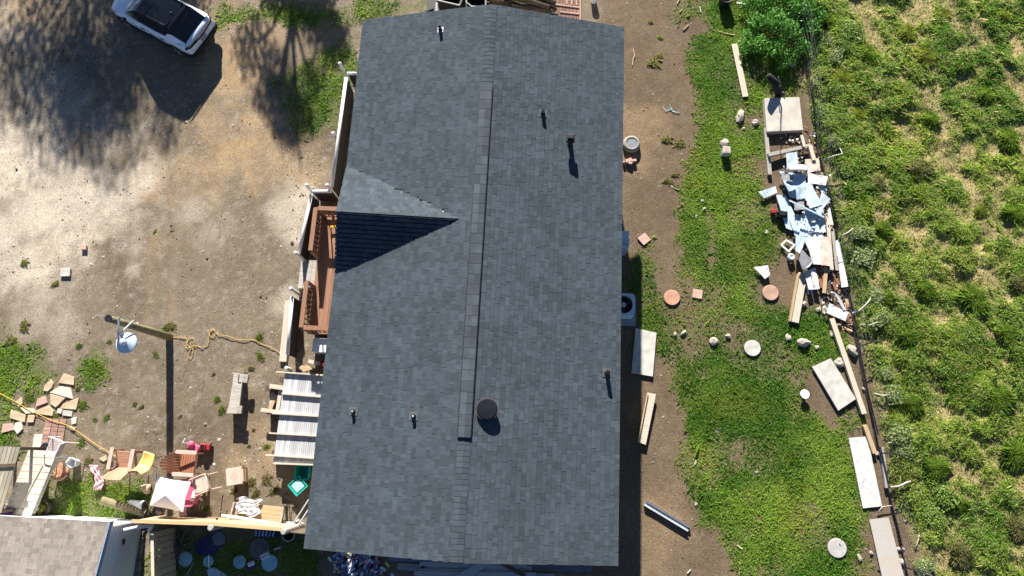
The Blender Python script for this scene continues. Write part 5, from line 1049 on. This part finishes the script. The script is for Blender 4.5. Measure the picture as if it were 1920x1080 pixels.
for x, y, r, mt, lab in [(1260, 558, 14.5, M_terra, 'orange clay disc in the grass near the cooling unit'), (1445, 549, 14.5, mat('clay_dark', (.40, .26, .20), .9, .2, 4, bump=.3, fine=.1), 'brown clay disc at the edge of the bare dirt by the debris'), (1411, 653, 14.5, M_conc_white, 'white round stepping stone in the middle of the lawn'), (1570, 1028, 15.5, mat('grey_step', (.40, .39, .38), .9, .15, 5, bump=.3, fine=.15), 'grey round stepping stone near the bottom of the lawn')]:
    p = G(x, y, .05); r /= 55; o = thing('stepping_stone', lab, 'stepping stone', (p[0], p[1], 0)); m = MB(); m.lathe([(r*1.02, -.02), (r, .05), (r*.94, .06), (0, .055)], o['_l'], 28); m.build('stone', mt, o); m = MB(); m.lathe([(r*1.08, -.02), (r*1.08, .03), (r*1.02, .035), (r*1.02, 0)], o['_l'], 28); m.build('rim', M_wood_dark, o)
t = thing('small_table', 'tiny round white stool on the bare patch by the leaning slab', 'stool', G(1505, 740)); m = MB(); m.lathe([(.0, .19), (.14, .20), (.15, .18), (.13, .16)], (0, .0, 0), 18); m.build('seat', M_white_pl, t, world=False); m = MB(); m.lathe([(.10, 0), (.05, .05), (.045, .17)], (0, 0, 0), 10); m.build('base', M_darkmetal, t, world=False)
RK = [(1510, 642, .22, 'grey boulder in the lawn above the bare patch'), (1531, 651, .08, 'small pale rock right of the grey boulder'), (1602, 658, .22, 'tall pale boulder right of the long beam near the fence'), (1574, 679, .19, 'flat pale boulder left of the long beam'), (1389, 215, .24, 'pinkish broken rock left of the square slab'), (1416, 229, .13, 'dark topped pale rock beside the square slab'), (1394, 240, .07, 'small white rock below the pinkish broken rock'), (1358, 270, .18, 'flat pale rock above the white cube in the grass'), (1482, 118, .14, 'pale rock beside the dark bush'), (1478, 632, .12, 'slim grey rock left of the grey boulder'), (1340, 640, .15, 'buff rock sunk in the worn lawn'), (1367, 630, .1, 'small pale rock in the worn lawn above the white stepping stone'), (1281, 625, .1, 'pale rock at the left lawn edge by the path'), (1266, 626, .08, 'sliver of pale rock beside the path edge'), (1305, 405, .06, 'white pebble above the bare lawn streak'), (1320, 392, .07, 'white cube like pebble at the top of the bare streak'), (1317, 376, .06, 'white pebble farthest up the lawn edge'), (1437, 435, .07, 'white pebble in the dark grass near the debris'), (1615, 925, .06, 'white pebble beside the ribbed sheet'), (1612, 1045, .09, 'pale rock left of the near ribbed sheet'), (1690, 1030, .10, 'white rock right of the near ribbed sheet'), (1634, 1037, .06, 'reddish pebble left of the near ribbed sheet'), (1692, 1052, .11, 'buff rock right of the near ribbed sheet'), (1648, 850, .09, 'white rock at the end of the second beam'), (1560, 625, .1, 'yellowish rock beside the long beam top'), (1615, 200, .09, 'lone white stone in the pasture'), (1305, 945, .05, 'white pebble in the dirt above the metal channel'), (1304, 868, .07, 'buff rock at the lawn corner near the house'), (1620, 730, .07, 'pale rock right of the long beam'), (1505, 570, .12, 'white broken rock below the debris heap'), (1535, 580, .1, 'buff broken rock below the debris heap')]
for i, (x, y, r, lab) in enumerate(RK): p = G(x, y, r*.4); solo('rock', lab, 'rock', MB().rock((p[0], p[1], r*.12), r, 1, .8, .62, i+50, i*1.1), M_rock, (p[0], p[1], 0), smooth=False)
t = thing('white_cube', 'small white cube planter on the grass above the lawn streak', 'planter', G(1358, 288)); m = MB(); m.box((0, 0, .16), (.26, .26, .32)); m.build('body', M_conc_white, t, world=False, bevel=.02); m = MB(); m.box((0, 0, .322), (.16, .16, .008)); m.build('top', M_stone_pink, t, world=False)
board('plank', 'pale weathered plank lying in the grass left of the bush', 'plank', (1377, 82), (1398, 181), .21, .045, M_wood_pale, .03)
board('plank', 'pale plank with a lipped edge lying below the debris heap', 'plank', (1506, 512), (1490, 604), .27, .10, M_wood_pale, .02); board('plank_lip', 'thin tan strip along the left edge of the lipped plank', 'strip', (1498, 512), (1482, 602), .05, .14, M_wood_tan, .02)
A, B, C, D = (1523, 688), (1558, 672), (1605, 748), (1572, 770); poly('slab', 'large white slab tilted on the bare patch near the long beam', 'slab', [A, B, C, D], .03, .06, M_conc_white)
board('beam', 'long pale squared beam lying beside the wire fence', 'beam', (1560, 597), (1621, 776), .16, .12, M_wood_pale, .03); board('beam', 'second shorter beam in line below the long one', 'beam', (1622, 797), (1641, 850), .13, .11, M_wood_tan, .02); board('beam', 'grey narrow beam lying right against the fence line', 'beam', (1654, 838), (1664, 915), .11, .10, M_wood_grey, .02)
corr('ribbed_sheet', 'long white ribbed metal sheet lying near the fence', 'metal sheet', [(1591, 821), (1626, 818), (1654, 949), (1618, 953)], .05, M_sheet_white, 9, .012); corr('ribbed_sheet', 'nearest ribbed metal sheet with a rusty stain at the bottom edge', 'metal sheet', [(1630, 974), (1666, 970), (1700, 1100), (1660, 1110)], .05, mat('stained_sheet', (.55, .55, .56), .45, .2, 1.6, col2=(.46, .41, .34), fine=.08), 9, .012)
# square slab, stump, timber frame
poly('concrete_slab', 'thick square white concrete slab below the black stump', 'slab', [(1433, 184), (1499, 182), (1506, 244), (1438, 247)], .0, .22, M_concrete, bev=.012)
m = MB(); b0 = Vector(G(1462, 176, .05)); a0 = Vector(G(1441, 141, .75)); m.tube([b0, (b0+a0)/2+Vector((.03, .03, .03)), a0], [.16, .14, .09], 12); st_ = thing('tree_stump', 'blackened leaning tree stump with broken forks above the square slab', 'stump', G(1462, 176)); m.build('trunk', mat('charred', (.018, .018, .022), .8, .4, 6, bump=.6), st_, smooth=True)
for q in ([(1458, 165, .35), (1464, 160, .55), (1462, 152, .8), (1459, 148, 1.35)], [(1462, 172, .2), (1470, 174, .3), (1474, 178, .1)], [(1452, 158, .5), (1459, 148, .6), (1460, 144, .75)]):
    m = MB(); m.tube([G(*c) for c in q], [.035, .028, .02, .012][:len(q)], 8); m.build('branch', mat('grey_branch', (.14, .13, .13), .9, .3, 6), st_, smooth=True)
def beamz(name, lab, cat, p, q, wd, th, mt, z, grp=None): return board(name, lab, cat, p, q, wd, th, mt, z, group=grp)
beamz('frame_timber', 'weathered timber across the open end of the debris pile', 'timber', (1441, 290), (1520, 272), .13, .12, M_wood_grey, .12); beamz('frame_timber', 'short pale timber at the fence side of the debris pile', 'timber', (1519, 272), (1527, 300), .13, .1, M_wood_pale, .24); beamz('frame_timber', 'thin pale timber pointing up toward the square slab', 'timber', (1503, 253), (1509, 275), .10, .08, M_wood_pale, .27)
beamz('old_post', 'grey weathered post lying in the grass left of the debris pile', 'post', (1436, 240), (1444, 327), .13, .1, M_wood_grey, .03)
# ------------------------------------------------------------------ heap of sheet metal
HP = 'sheets in the metal heap'
o2 = lambda L: [(1440+x*160/1016, 250+y*170/1080) for x, y in L]; o3 = lambda L: [(1460+x*180/926, 400+y*210/1080) for x, y in L]
S = M_sheet_blue; base = [
 ('ribbed_sheet', 'blue white ribbed sheet under the left side of the heap', o2([(95, 735), (215, 735), (420, 1200), (215, 1130)]), .14, S, 6),
 ('ribbed_sheet', 'long pale ribbed sheet down the middle of the heap', o3([(100, 50), (260, 0), (300, 300), (155, 215)]), .20, S, 6),
 ('ribbed_sheet', 'pale sheet in the lower centre of the heap', o2([(420, 880), (660, 900), (690, 1180), (400, 1180)]), .23, S, 8),
 ('ribbed_sheet', 'wide streaked sheet beside the purple panel in the lower heap', o3([(215, 20), (440, 40), (430, 235), (200, 215)]), .27, S, 8),
 ('ribbed_sheet', 'streaked blue sheet at the upper left of the heap', o2([(130, 450), (300, 470), (450, 800), (260, 760)]), .28, S, 6)]
for i, (nm, lab, q, z, mt, n) in enumerate(base): corr(nm, lab, 'metal sheet', q, z, mt, n, .012, HP, zs=[z*.7, z*.7+.01, z*.7+.03, z*.7+.02], warp=.01)
plates = [
 ('flat_sheet', 'upper pale blue sheet with torn edge at the top of the heap', o2([(215, 240), (345, 220), (360, 380), (225, 430)]), .30, S), ('flat_sheet', 'broad pale blue sheet below the grey curled piece', o2([(300, 480), (450, 480), (455, 640), (250, 690), (200, 600)]), .40, S), ('flat_sheet', 'small pale blue square sheet in the centre of the heap', o2([(330, 660), (440, 640), (450, 770), (340, 790)]), .47, S),
 ('flat_sheet', 'brightest white board lying across the upper heap', o2([(470, 470), (650, 500), (715, 515), (690, 620), (480, 595)]), .52, M_sheet_white), ('flat_sheet', 'tan board beside the upper heap at the fence side', o2([(440, 310), (600, 295), (625, 440), (470, 470)]), .30, M_rust), ('flat_sheet', 'blue white sheet fanning down under the white board', o2([(450, 590), (530, 610), (650, 850), (500, 895), (430, 760)]), .55, S),
 ('flat_sheet', 'grey blue sheet with a raised corner at the right of the heap', o2([(640, 700), (748, 785), (610, 950), (590, 900)]), .58, S), ('flat_sheet', 'grey purple square panel in the middle of the heap', o2([(305, 820), (430, 800), (445, 905), (315, 915)]), .38, M_sheet_grey), ('flat_sheet', 'grey fender like piece at the left of the heap', o2([(165, 480), (210, 455), (308, 505), (290, 575), (165, 545)]), .48, M_sheet_grey), ('flat_sheet', 'pale sheet with purple shade at the right edge of the heap', o2([(570, 600), (680, 625), (700, 720), (640, 700)]), .36, M_galv),
 ('flat_sheet', 'dark grey triangular plate at the lower left of the heap', o3([(215, 340), (330, 460), (300, 510), (235, 550), (195, 450)]), .42, M_sheet_grey), ('flat_sheet', 'white panel hanging down at the lower heap', o3([(230, 220), (410, 230), (415, 495), (330, 490), (300, 380)]), .36, M_sheet_white), ('flat_sheet', 'pale streaked sheet left of the dark triangular plate', o3([(165, 215), (265, 225), (210, 390), (160, 360)]), .40, S), ('flat_sheet', 'rust streaked tan sheet at the lower right of the heap', o3([(410, 220), (500, 240), (525, 510), (415, 500)]), .33, M_rust), ('flat_sheet', 'white gutter board at the bottom of the heap left of the brown boards', o3([(245, 560), (300, 545), (340, 735), (290, 735)]), .16, M_sheet_white), ('flat_sheet', 'white gutter board touching the brown boards', o3([(302, 545), (355, 520), (398, 725), (342, 735)]), .18, M_sheet_white),
 ('flat_sheet', 'white metal panel nearest the pasture on the fence side of the heap', o3([(540, 270), (580, 250), (635, 465), (575, 475)]), .24, M_sheet_white), ('flat_sheet', 'long white panel below the one nearest the pasture', o3([(575, 480), (632, 470), (672, 705), (605, 715)]), .20, M_sheet_white), ('flat_sheet', 'white rectangular panel at the foot of the heap', o3([(490, 865), (675, 955), (645, 1040), (460, 960)]), .10, M_sheet_white), ('flat_sheet', 'narrow grey blue strip above the white panel at the foot of the heap', o3([(535, 760), (575, 790), (655, 930), (625, 935)]), .14, M_galv), ('flat_sheet', 'small pale blue sheet lying alone in the dark grass left of the heap', [(1422, 360), (1454, 349), (1457, 361), (1432, 372)], .04, S), ('flat_sheet', 'white torn sheet lying on the lawn edge left of the bare dirt', [(1413, 501), (1440, 497), (1444, 515), (1434, 523)], .05, M_sheet_white)]
for i, (nm, lab, q, z, mt) in enumerate(plates):
    rr = random.Random(i)
    if mt is S and len(q) == 4: corr('ribbed_sheet', lab, 'metal sheet', q, z, mt, 5, .012, HP, zs=[z*.62+.08+rr.uniform(-.015, .03) for _ in q], warp=.012); continue
    poly(nm, lab, 'metal sheet', q, z, .012, mt, HP, zs=[z*.62+.08+rr.uniform(-.02, .05) for _ in q], bev=0, jag=1 if mt in (M_rust, M_galv, M_sheet_grey, S) else .5)
c = [G(x, y, .45) for x, y in o2([(240, 390), (460, 390)])]; d0 = np.array(c[1])-np.array(c[0])
def curl(u, v): a = -.2+2.2*v; p = np.array(c[0])+d0*u; return (p[0]+.03*math.sin(3*u), p[1]+.10-.20*v*1.6, .40+.16*math.sin(a)+.03*math.sin(5*u))
solo('curled_sheet', 'curled grey white sheet across the top of the heap', 'metal sheet', sheetgrid(curl, 10, 10, .008), M_galv, G(1495, 315), HP, smooth=True)
a, b = Vector(G(*o2([(255, 800)])[0], .62)), Vector(G(*o2([(668, 1000)])[0], .48)); solo('metal_rod', 'thin blue white bar lying diagonally over the heap', 'bar', MB().beam(a, b, .05, .03), S, a)
for i, (p, q, wd, z, mt, lab) in enumerate([(o3([(370, 510)])[0], o3([(425, 715)])[0], .14, .12, M_wood_rust, 'left red brown board at the bottom of the heap'), (o3([(415, 515)])[0], o3([(455, 700)])[0], .12, .15, M_wood_rust, 'middle red brown board at the bottom of the heap'), (o3([(460, 515)])[0], o3([(440, 770)])[0], .12, .18, M_wood_tan, 'slanting tan board crossing the red brown boards'), (o3([(470, 0)])[0], o3([(515, 545)])[0], .12, .30, M_rust, 'long tan pipe like board on the fence side of the heap'), (o3([(520, 150)])[0], o3([(565, 550)])[0], .10, .22, M_wood_grey, 'grey board beside the long tan one'), (o3([(480, -60)])[0], o3([(515, 110)])[0], .10, .32, M_sheet_white, 'short white strip on the fence side above the long tan board'), (o3([(505, 600)])[0], o3([(560, 740)])[0], .12, .12, M_wood_rust, 'broken rust red board at the foot of the heap'), (o3([(545, 590)])[0], o3([(585, 690)])[0], .12, .10, M_wood_rust, 'short dark red board under the white panel'), (o3([(485, 660)])[0], o3([(500, 780)])[0], .10, .08, M_wood_dark, 'dark charred board at the foot of the heap'), (o3([(430, 830)])[0], o3([(440, 960)])[0], .10, .05, M_wood_tan, 'short tan board near the white panel at the foot'), (o3([(270, 690)])[0], o3([(290, 780)])[0], .05, .05, M_white, 'left thin white peg below the gutter boards'), (o3([(315, 735)])[0], o3([(328, 790)])[0], .05, .05, M_white, 'right thin white peg below the gutter boards'), (o3([(640, 790)])[0], o3([(680, 900)])[0], .12, .04, M_wood_tan, 'tan splintered board by the fence at the foot of the heap'), (o3([(490, 1000)])[0], o3([(560, 1080)])[0], .10, .03, M_wood_rust, 'reddish splinter board at the top of the long beam')]): board('scrap_board', lab, 'board', p, q, wd, .03, mt, z, group='boards in the scrap heap')
fr = thing('window_frame', 'white open square frame lying left of the heap', 'frame', G(1475, 465)); Q = o3([(22, 305), (72, 260), (152, 305), (95, 368)]); m = MB()
for i in range(4): m.beam(G(*Q[i], .08), G(*Q[(i+1) % 4], .08), .05, .05)
m.build('frame', M_white, fr)
p = G(1481, 484); solo('tin_can', 'pale round can beside the white square frame', 'can', MB().lathe([(.11, 0), (.12, .16), (.09, .18), (0, .15)], (p[0], p[1], 0), 16), M_galv, p)
t = thing('chainsaw', 'red and black motor tool lying left of the heap', 'motor tool', G(1458, 402)); m = MB(); m.box((.1, -.05, .12), (.34, .22, .2)); m.build('engine', M_black, t, world=False, bevel=.04); m = MB(); m.box((-.17, .06, .1), (.18, .16, .14)); m.build('cover', M_red, t, world=False, bevel=.03); m = MB(); m.tube([(-.1, 0, .2), (0, .02, .30), (.2, -.02, .28), (.26, -.04, .15)], .02, 6); m.build('handle', M_darkmetal, t, world=False)
t = thing('splinter_pile', 'loose brown splinters and bark under the heap', 'debris', G(1520, 540)); t['ob']['kind'] = 'stuff'; m = MB(); rr = random.Random(31)
for i in range(420):
    px = rr.uniform(-18, 22); py = rr.uniform(240, 620); k = 1498+(py-240)*.22; p = G(k+px, py); a = rr.uniform(0, 6.28); l = rr.uniform(.04, .2); m.box((p[0], p[1], .03+rr.random()*.05), (l, rr.uniform(.015, .05), .015), rz=a, ry=rr.uniform(-.3, .3))
m.build('splinters', mat('splinter', (.34, .22, .15), .9, .3, 8, island=.5), t)
t = thing('scrap_litter', 'small scraps of white, blue and rusty litter strewn over the heap', 'litter', G(1525, 430)); t['ob']['kind'] = 'stuff'; rr = random.Random(41)
for mt, nn_ in ((M_sheet_white, 40), (S, 70), (M_rust, 50), (M_wood_dark, 110), (M_sheet_grey, 40)):
    m = MB()
    for i in range(nn_):
        py = rr.uniform(250, 600); z = .05+.3*max(0, 1-abs(py-400)/170)*rr.random()+.02; cx_ = 1494+(py-270)*.23+rr.gauss(0, 19); p = G(cx_, py, z); r = rr.uniform(.02, .07); a0 = rr.uniform(0, 6)
        m.slab([(p[0]+r*rr.uniform(.4, 1.3)*math.cos(a0+k*1.57), p[1]+r*rr.uniform(.4, 1.3)*math.sin(a0+k*1.57), p[2]+rr.uniform(0, .05)) for k in range(4)], .01)
    m.build('scraps', mt, t)
# ------------------------------------------------------------------ wire fence along the pasture
FL = [(1497, 60), (1508, 130), (1526, 250), (1556, 400), (1584, 540), (1612, 690), (1642, 830), (1672, 960), (1700, 1090)]; FL = [(1470, -40)]+FL
wfz = 1.15; fw = thing('wire_fence', 'thin rusty wire mesh fence between lawn and pasture', 'fence', G(1600, 620)); pts = [Vector(G(*p)) for p in FL]
M_wire = mat('fence_wire', (.10, .11, .11), .6, .2, 5, metal=.3)
cum = [0]; 
for a, b in zip(pts, pts[1:]): cum.append(cum[-1]+(b-a).length)
def along(s):
    for i in range(len(pts)-1):
        if s <= cum[i+1]: return pts[i]+(pts[i+1]-pts[i])*((s-cum[i])/(cum[i+1]-cum[i]))
    return pts[-1]
m = MB()
for k in range(8):
    z = .05+k*.15; N_ = 40
    m.tube([along(cum[-1]*i/N_)+Vector((.03*math.sin(i*1.7+k), 0, z-.03*math.sin(i*.9+k))) for i in range(N_+1)], .0035, 3)
s = 0
while s < cum[-1]:
    p = along(s); m.tube([p+Vector((0, 0, .02)), p+Vector((.03, 0, wfz-.02))], .0035, 3); s += .12
m.build('wire_mesh', M_wire, fw)
for s in np.linspace(.4, cum[-1]-.4, 7):
    p = along(s); m = MB(); m.beam(p+Vector((.05, 0, -.1)), p+Vector((.05, 0, 1.35)), .04, .04); m.build('post', mat('post_steel', (.14, .15, .13), .6, .2, 6, metal=.2), fw); 
m = MB(); p = Vector(G(1531, 147, 1.35)); m.tube([Vector(G(1522, 166)), p], .022, 6); m.build('post', M_galv, fw)
for i, (q, r, lab) in enumerate([([(1598, 588, .3), (1612, 582, .4), (1625, 570, .5), (1632, 560, .5)], .035, 'pale curved branch caught in the fence below the heap'), ([(1668, 914, .1), (1685, 912, .15), (1700, 905, .2), (1708, 902, .2)], .035, 'pale knotty branch lying across the fence base'), ([(1545, 300, .35), (1562, 293, .45), (1580, 288, .5), (1575, 278, .5)], .03, 'grey forked branch in the fence beside the heap'), ([(1572, 446, .3), (1588, 437, .4), (1600, 428, .45)], .025, 'thin grey branch in the fence right of the heap'), ([(1612, 608, .1), (1630, 610, .2), (1645, 604, .25)], .02, 'thin arched branch at the fence below the pale curved one'), ([(1645, 962, .05), (1655, 950, .12), (1672, 948, .12), (1690, 955, .05)], .015, 'thin hoop of wire between the two ribbed sheets'), ([(1640, 738, .1), (1655, 742, .15), (1668, 740, .1)], .03, 'whitish branch at the fence beside the bare strip'), ([(1680, 850, .05), (1698, 858, .1), (1714, 870, .05)], .018, 'thin grey stick in the pasture weeds past the grey beam'), ([(1716, 1030, .05), (1722, 1012, .06), (1724, 1000, .05)], .02, 'short pale stick in the bare pasture edge')]):
    solo('branch', lab, 'branch', MB().tube([G(*c) for c in q], [r, r*.9, r*.8, r*.5][:len(q)], 8), mat('dry_branch', (.46, .42, .37), .9, .2, 6, fine=.15), G(q[0][0], q[0][1]), 'branches along the wire fence', smooth=True)
for i, (q, lab) in enumerate([([(1187, 92), (1190, 104), (1187, 112), (1186, 122)], 'forked dry twig on the dirt beside the roof'), ([(1280, 55), (1286, 52), (1291, 46)], 'curved brown stick at the path edge'), ([(1269, 8), (1275, -3)], 'tan stick at the top of the path'), ([(1274, 23), (1279, 18)], 'short brown stick at the path edge near the top'), ([(1345, 58), (1360, 63), (1378, 66)], 'long tan stick in the grass left of the bush'), ([(1312, 12), (1314, 23)], 'pale peg in the grass at the top'), ([(1382, 1022), (1392, 1030)], 'white splinter on the dirt at the lower lawn corner'), ([(1289, 1075), (1295, 1068)], 'pale splinter on the dirt near the bottom edge')]):
    m = MB(); m.tube([G(x, y, .02) for x, y in q], .018, 6); solo('stick', lab, 'stick', m, M_wood_tan if i < 5 else M_wood_pale, G(*q[0]), 'sticks on the ground')
# top edge: bin, bucket, tubs, logs, poles behind the house
t = thing('black_bin', 'black tub with a white top at the upper edge beside the bush', 'tub', G(1357, 8)); m = MB(); m.lathe([(.2, 0), (.25, .4), (.23, .42), (.2, .40)], (0, 0, 0), 18); m.build('body', M_black, t, world=False); m = MB(); m.box((-.05, .04, .44), (.22, .16, .04)); m.build('cover', M_white_pl, t, world=False)
t = thing('bucket', 'white bucket standing on the dirt beyond the roof corner', 'bucket', G(1113, 3)); m = MB(); m.lathe([(.10, 0), (.13, .28), (.13, .30), (.115, .30), (.09, .03), (0, .03)], (0, 0, 0), 20); m.build('body', M_white_pl, t, world=False); m = MB(); m.lathe([(.134, .28), (.134, .30), (.128, .305)], (0, 0, 0), 20); m.build('rim', M_white_pl, t, world=False)
flat('white_scrap', 'pale scrap beside the black tub at the upper edge', 'scrap', 1389, 6, .30, .08, R(-8), M_sheet_white, .04)
LGC = G(985, 14); rr = random.Random(17)
LG = [((918, 2), (990, 12), .14, .55), ((900, 14), (985, 24), .13, .42), ((945, -8), (1030, 14), .14, .75), ((960, 12), (1035, 22), .15, .62), ((940, 8), (1025, 30), .13, .50), ((985, 22), (1040, 34), .14, .30), ((930, 22), (1020, 33), .12, .22), ((990, -12), (1042, 6), .15, .70), ((900, -4), (960, 6), .12, .36), ((1000, 8), (1044, 18), .12, .48), ((905, 24), (940, 27), .10, .12), ((1010, 26), (1046, 29), .12, .15)]
for i, (p, q, r, z) in enumerate(LG):
    a, b = Vector(G(*p, z)), Vector(G(*q, z-.08)); m = MB(); m.tube([a, (a+b)/2+Vector((0, .03, .02)), b], [r*.7, r*.78, r*.6], 10); g0 = thing('firewood_log', 'dark rough log in the wood stack behind the roof peak', 'log', (a+b)/2*1.0, 0, 'logs in the wood stack'); m.build('bark', mat('log_bark', (.055, .042, .03), .95, .5, 7, bump=.8, fine=.3), g0, smooth=False)
m = MB(); c = G(975, 16); solo('log_rack', 'low dark timber rack under the stacked logs', 'rack', MB().box((c[0], c[1]+.05, .06), (2.6, .12, .12), rz=-.12).box((c[0], c[1]+.5, .06), (2.6, .12, .12), rz=-.12), M_wood_dark, (c[0], c[1], 0))
for k, (q, lab) in enumerate([([(826, -14), (873, -14), (862, 10), (818, 0)], 'black tub with a pale rim left of the other tub'), ([(874, -14), (912, -14), (911, 12), (884, 12), (874, 4)], 'black tub with a pale rim right beside the wood stack')]):
    P = [Vector(G(x, y, .75)) for x, y in q]; c = sum(P, Vector())/len(P); n = len(P); t = thing('black_tub', lab, 'tub', (c.x, c.y, 0)); m = MB(); inn = [c+(p-c)*.88 for p in P]
    m.add([p for p in P]+[(p.x*.9+c.x*.1, p.y*.9+c.y*.1, .02) for p in P]+[tuple(p) for p in inn]+[(c.x+(p.x-c.x)*.7, c.y+(p.y-c.y)*.7, .3) for p in P], [(i, (i+1) % n, n+(i+1) % n, n+i) for i in range(n)]+[(i, (i+1) % n, 2*n+(i+1) % n, 2*n+i) for i in range(n)]+[(2*n+i, 2*n+(i+1) % n, 3*n+(i+1) % n, 3*n+i) for i in range(n)]+[tuple(range(3*n, 4*n)), tuple(range(2*n-1, n-1, -1))]); m.build('body', M_black, t); m = MB(); m.tube([tuple(p) for p in P]+[tuple(P[0])], .022, 6); m.build('rim', mat('pale_rim', (.36, .36, .36), .5, .1, 4), t)
flat('ground_tarp', 'black tarp spread behind the roof under the tubs', 'tarp', 865, 18, 2.6, 1.1, -.05, M_black, .03)
m = MB(); a, b = Vector(G(816, -8, 1.6)), Vector(G(816, 26, 1.6)); m.tube([(a.x, a.y, 1.2), (b.x, b.y, 1.2)], .05, 10); t = thing('metal_rail', 'pale metal rail behind the house left of the black tubs', 'rail', (a.x, a.y, 0)); m.build('tube', mat('rail_grey', (.34, .35, .34), .5, .1, 4), t)
for p in (a, b): m = MB(); m.tube([(p.x, p.y, 0), (p.x, p.y, 1.18)], .035, 8); m.build('leg', M_sheet_grey, t)
for i, (p, q) in enumerate((((778, 30), (812, 14)), ((795, 28), (812, 22)))): board('dark_pole', ['dark pole lying behind the roof edge left of the pale rail', 'short dark pole piece beside the pale rail'][i], 'pole', p, q, .07, .06, M_darkmetal, .05)
board('tan_strip', 'tan board lying in front of the stacked logs', 'board', (912, 16), (985, 25), .14, .04, M_wood_tan, .75)
# bottom edge: bottles heap and lumber heap against the house end
rr = random.Random(77); BC = [mat('bottle_white', (.60, .62, .66), .4, .1, 3), mat('bottle_blue', (.10, .13, .30), .4, .1, 3), mat('bottle_sky', (.30, .45, .62), .4, .1, 3), mat('bottle_yellow', (.45, .46, .14), .4, .1, 3), mat('bottle_rose', (.45, .14, .22), .4, .1, 3), mat('bottle_tan', (.40, .30, .22), .5, .1, 3)]
def can(mt): m = MB(); m.lathe([(.028, -.075), (.036, -.065), (.036, .055), (.028, .07), (.026, .072), (.0, .068)], (0, 0, 0), 10); return m
cans = []
for k, mt in enumerate(BC):
    o = solo('drink_can', 'x', 'can', can(mt), mt, (0, 0, .036), 'empty cans heaped under the near eave'); tp = can(mt); m = MB(); m.lathe([(.027, .0705), (.02, .0725), (0, .0725)], (0, 0, 0), 10); mm = m.build('lid', M_steel, None, world=False); mm.parent = o; cans.append(o)
CN = ['white', 'dark blue', 'sky blue', 'yellow green', 'rose', 'tan']; used = [0]*6
for i in range(170):
    k = rr.choices(range(6), (5, 6, 4, 1.5, 1, 1.5))[0]
    while True:
        px, py = rr.gauss(672, 30), rr.uniform(1036, 1095)
        if 612 < px < 745 and (abs(px-672) < 45 or rr.random() < .4): break
    z = .04+.16*max(0, 1-((px-672)/42)**2)*rr.random(); p = G(px, py, z); lab = '%s can in the heap of cans under the near eave' % CN[k]
    o = cans[k] if not used[k] else copy_thing(cans[k], p, 0, lab); used[k] = 1; o['label'] = lab; o.location = p; o.scale = (1.25,)*3; o.rotation_euler = (rr.uniform(.8, 2.2)*rr.choice((-1, 1)), rr.uniform(-.5, .5), rr.uniform(0, 6.28))
MBw = mat('blue_grey_board', (.40, .43, .46), .8, .12, 3, stretch=(1, 10, 10), island=.15, fine=.08)
for i in range(13):
    y = 1048+i*3.6; board('siding_board', 'grey white siding board lying flat in the heap under the near eave', 'board', (790+rr.uniform(-8, 18)-i*1.0, y+rr.uniform(-2, 2)), (985+rr.uniform(-30, 30), y+6+rr.uniform(-5, 5)), .13, .03, MBw, .05+.03*(i % 4)+.002*i, group='siding boards under the near eave')
for i, (p, q, w_, mt, z, lab) in enumerate([((845, 1090), (925, 1050), .2, MBw, .26, 'wide pale board slanting over the siding heap'), ((930, 1050), (985, 1080), .12, M_wood_dark, .3, 'brown timber slanting at the right end of the siding heap'), ((730, 1049), (870, 1050), .12, mat('dull_blue_board', (.14, .17, .24), .8, .15, 3), .2, 'blue grey board along the roof edge above the siding heap'), ((745, 1062), (790, 1064), .2, M_sheet_grey, .05, 'short grey board left of the siding heap'), ((984, 1063), (1110, 1066), .2, mat('slate_board', (.12, .12, .15), .8, .15, 3), .05, 'dark slate board right of the siding heap'), ((980, 1078), (1040, 1080), .12, M_sheet_grey, .08, 'small grey board near the bottom right of the siding heap')]): board('board', lab, 'board', p, q, w_, .035, mt, z)
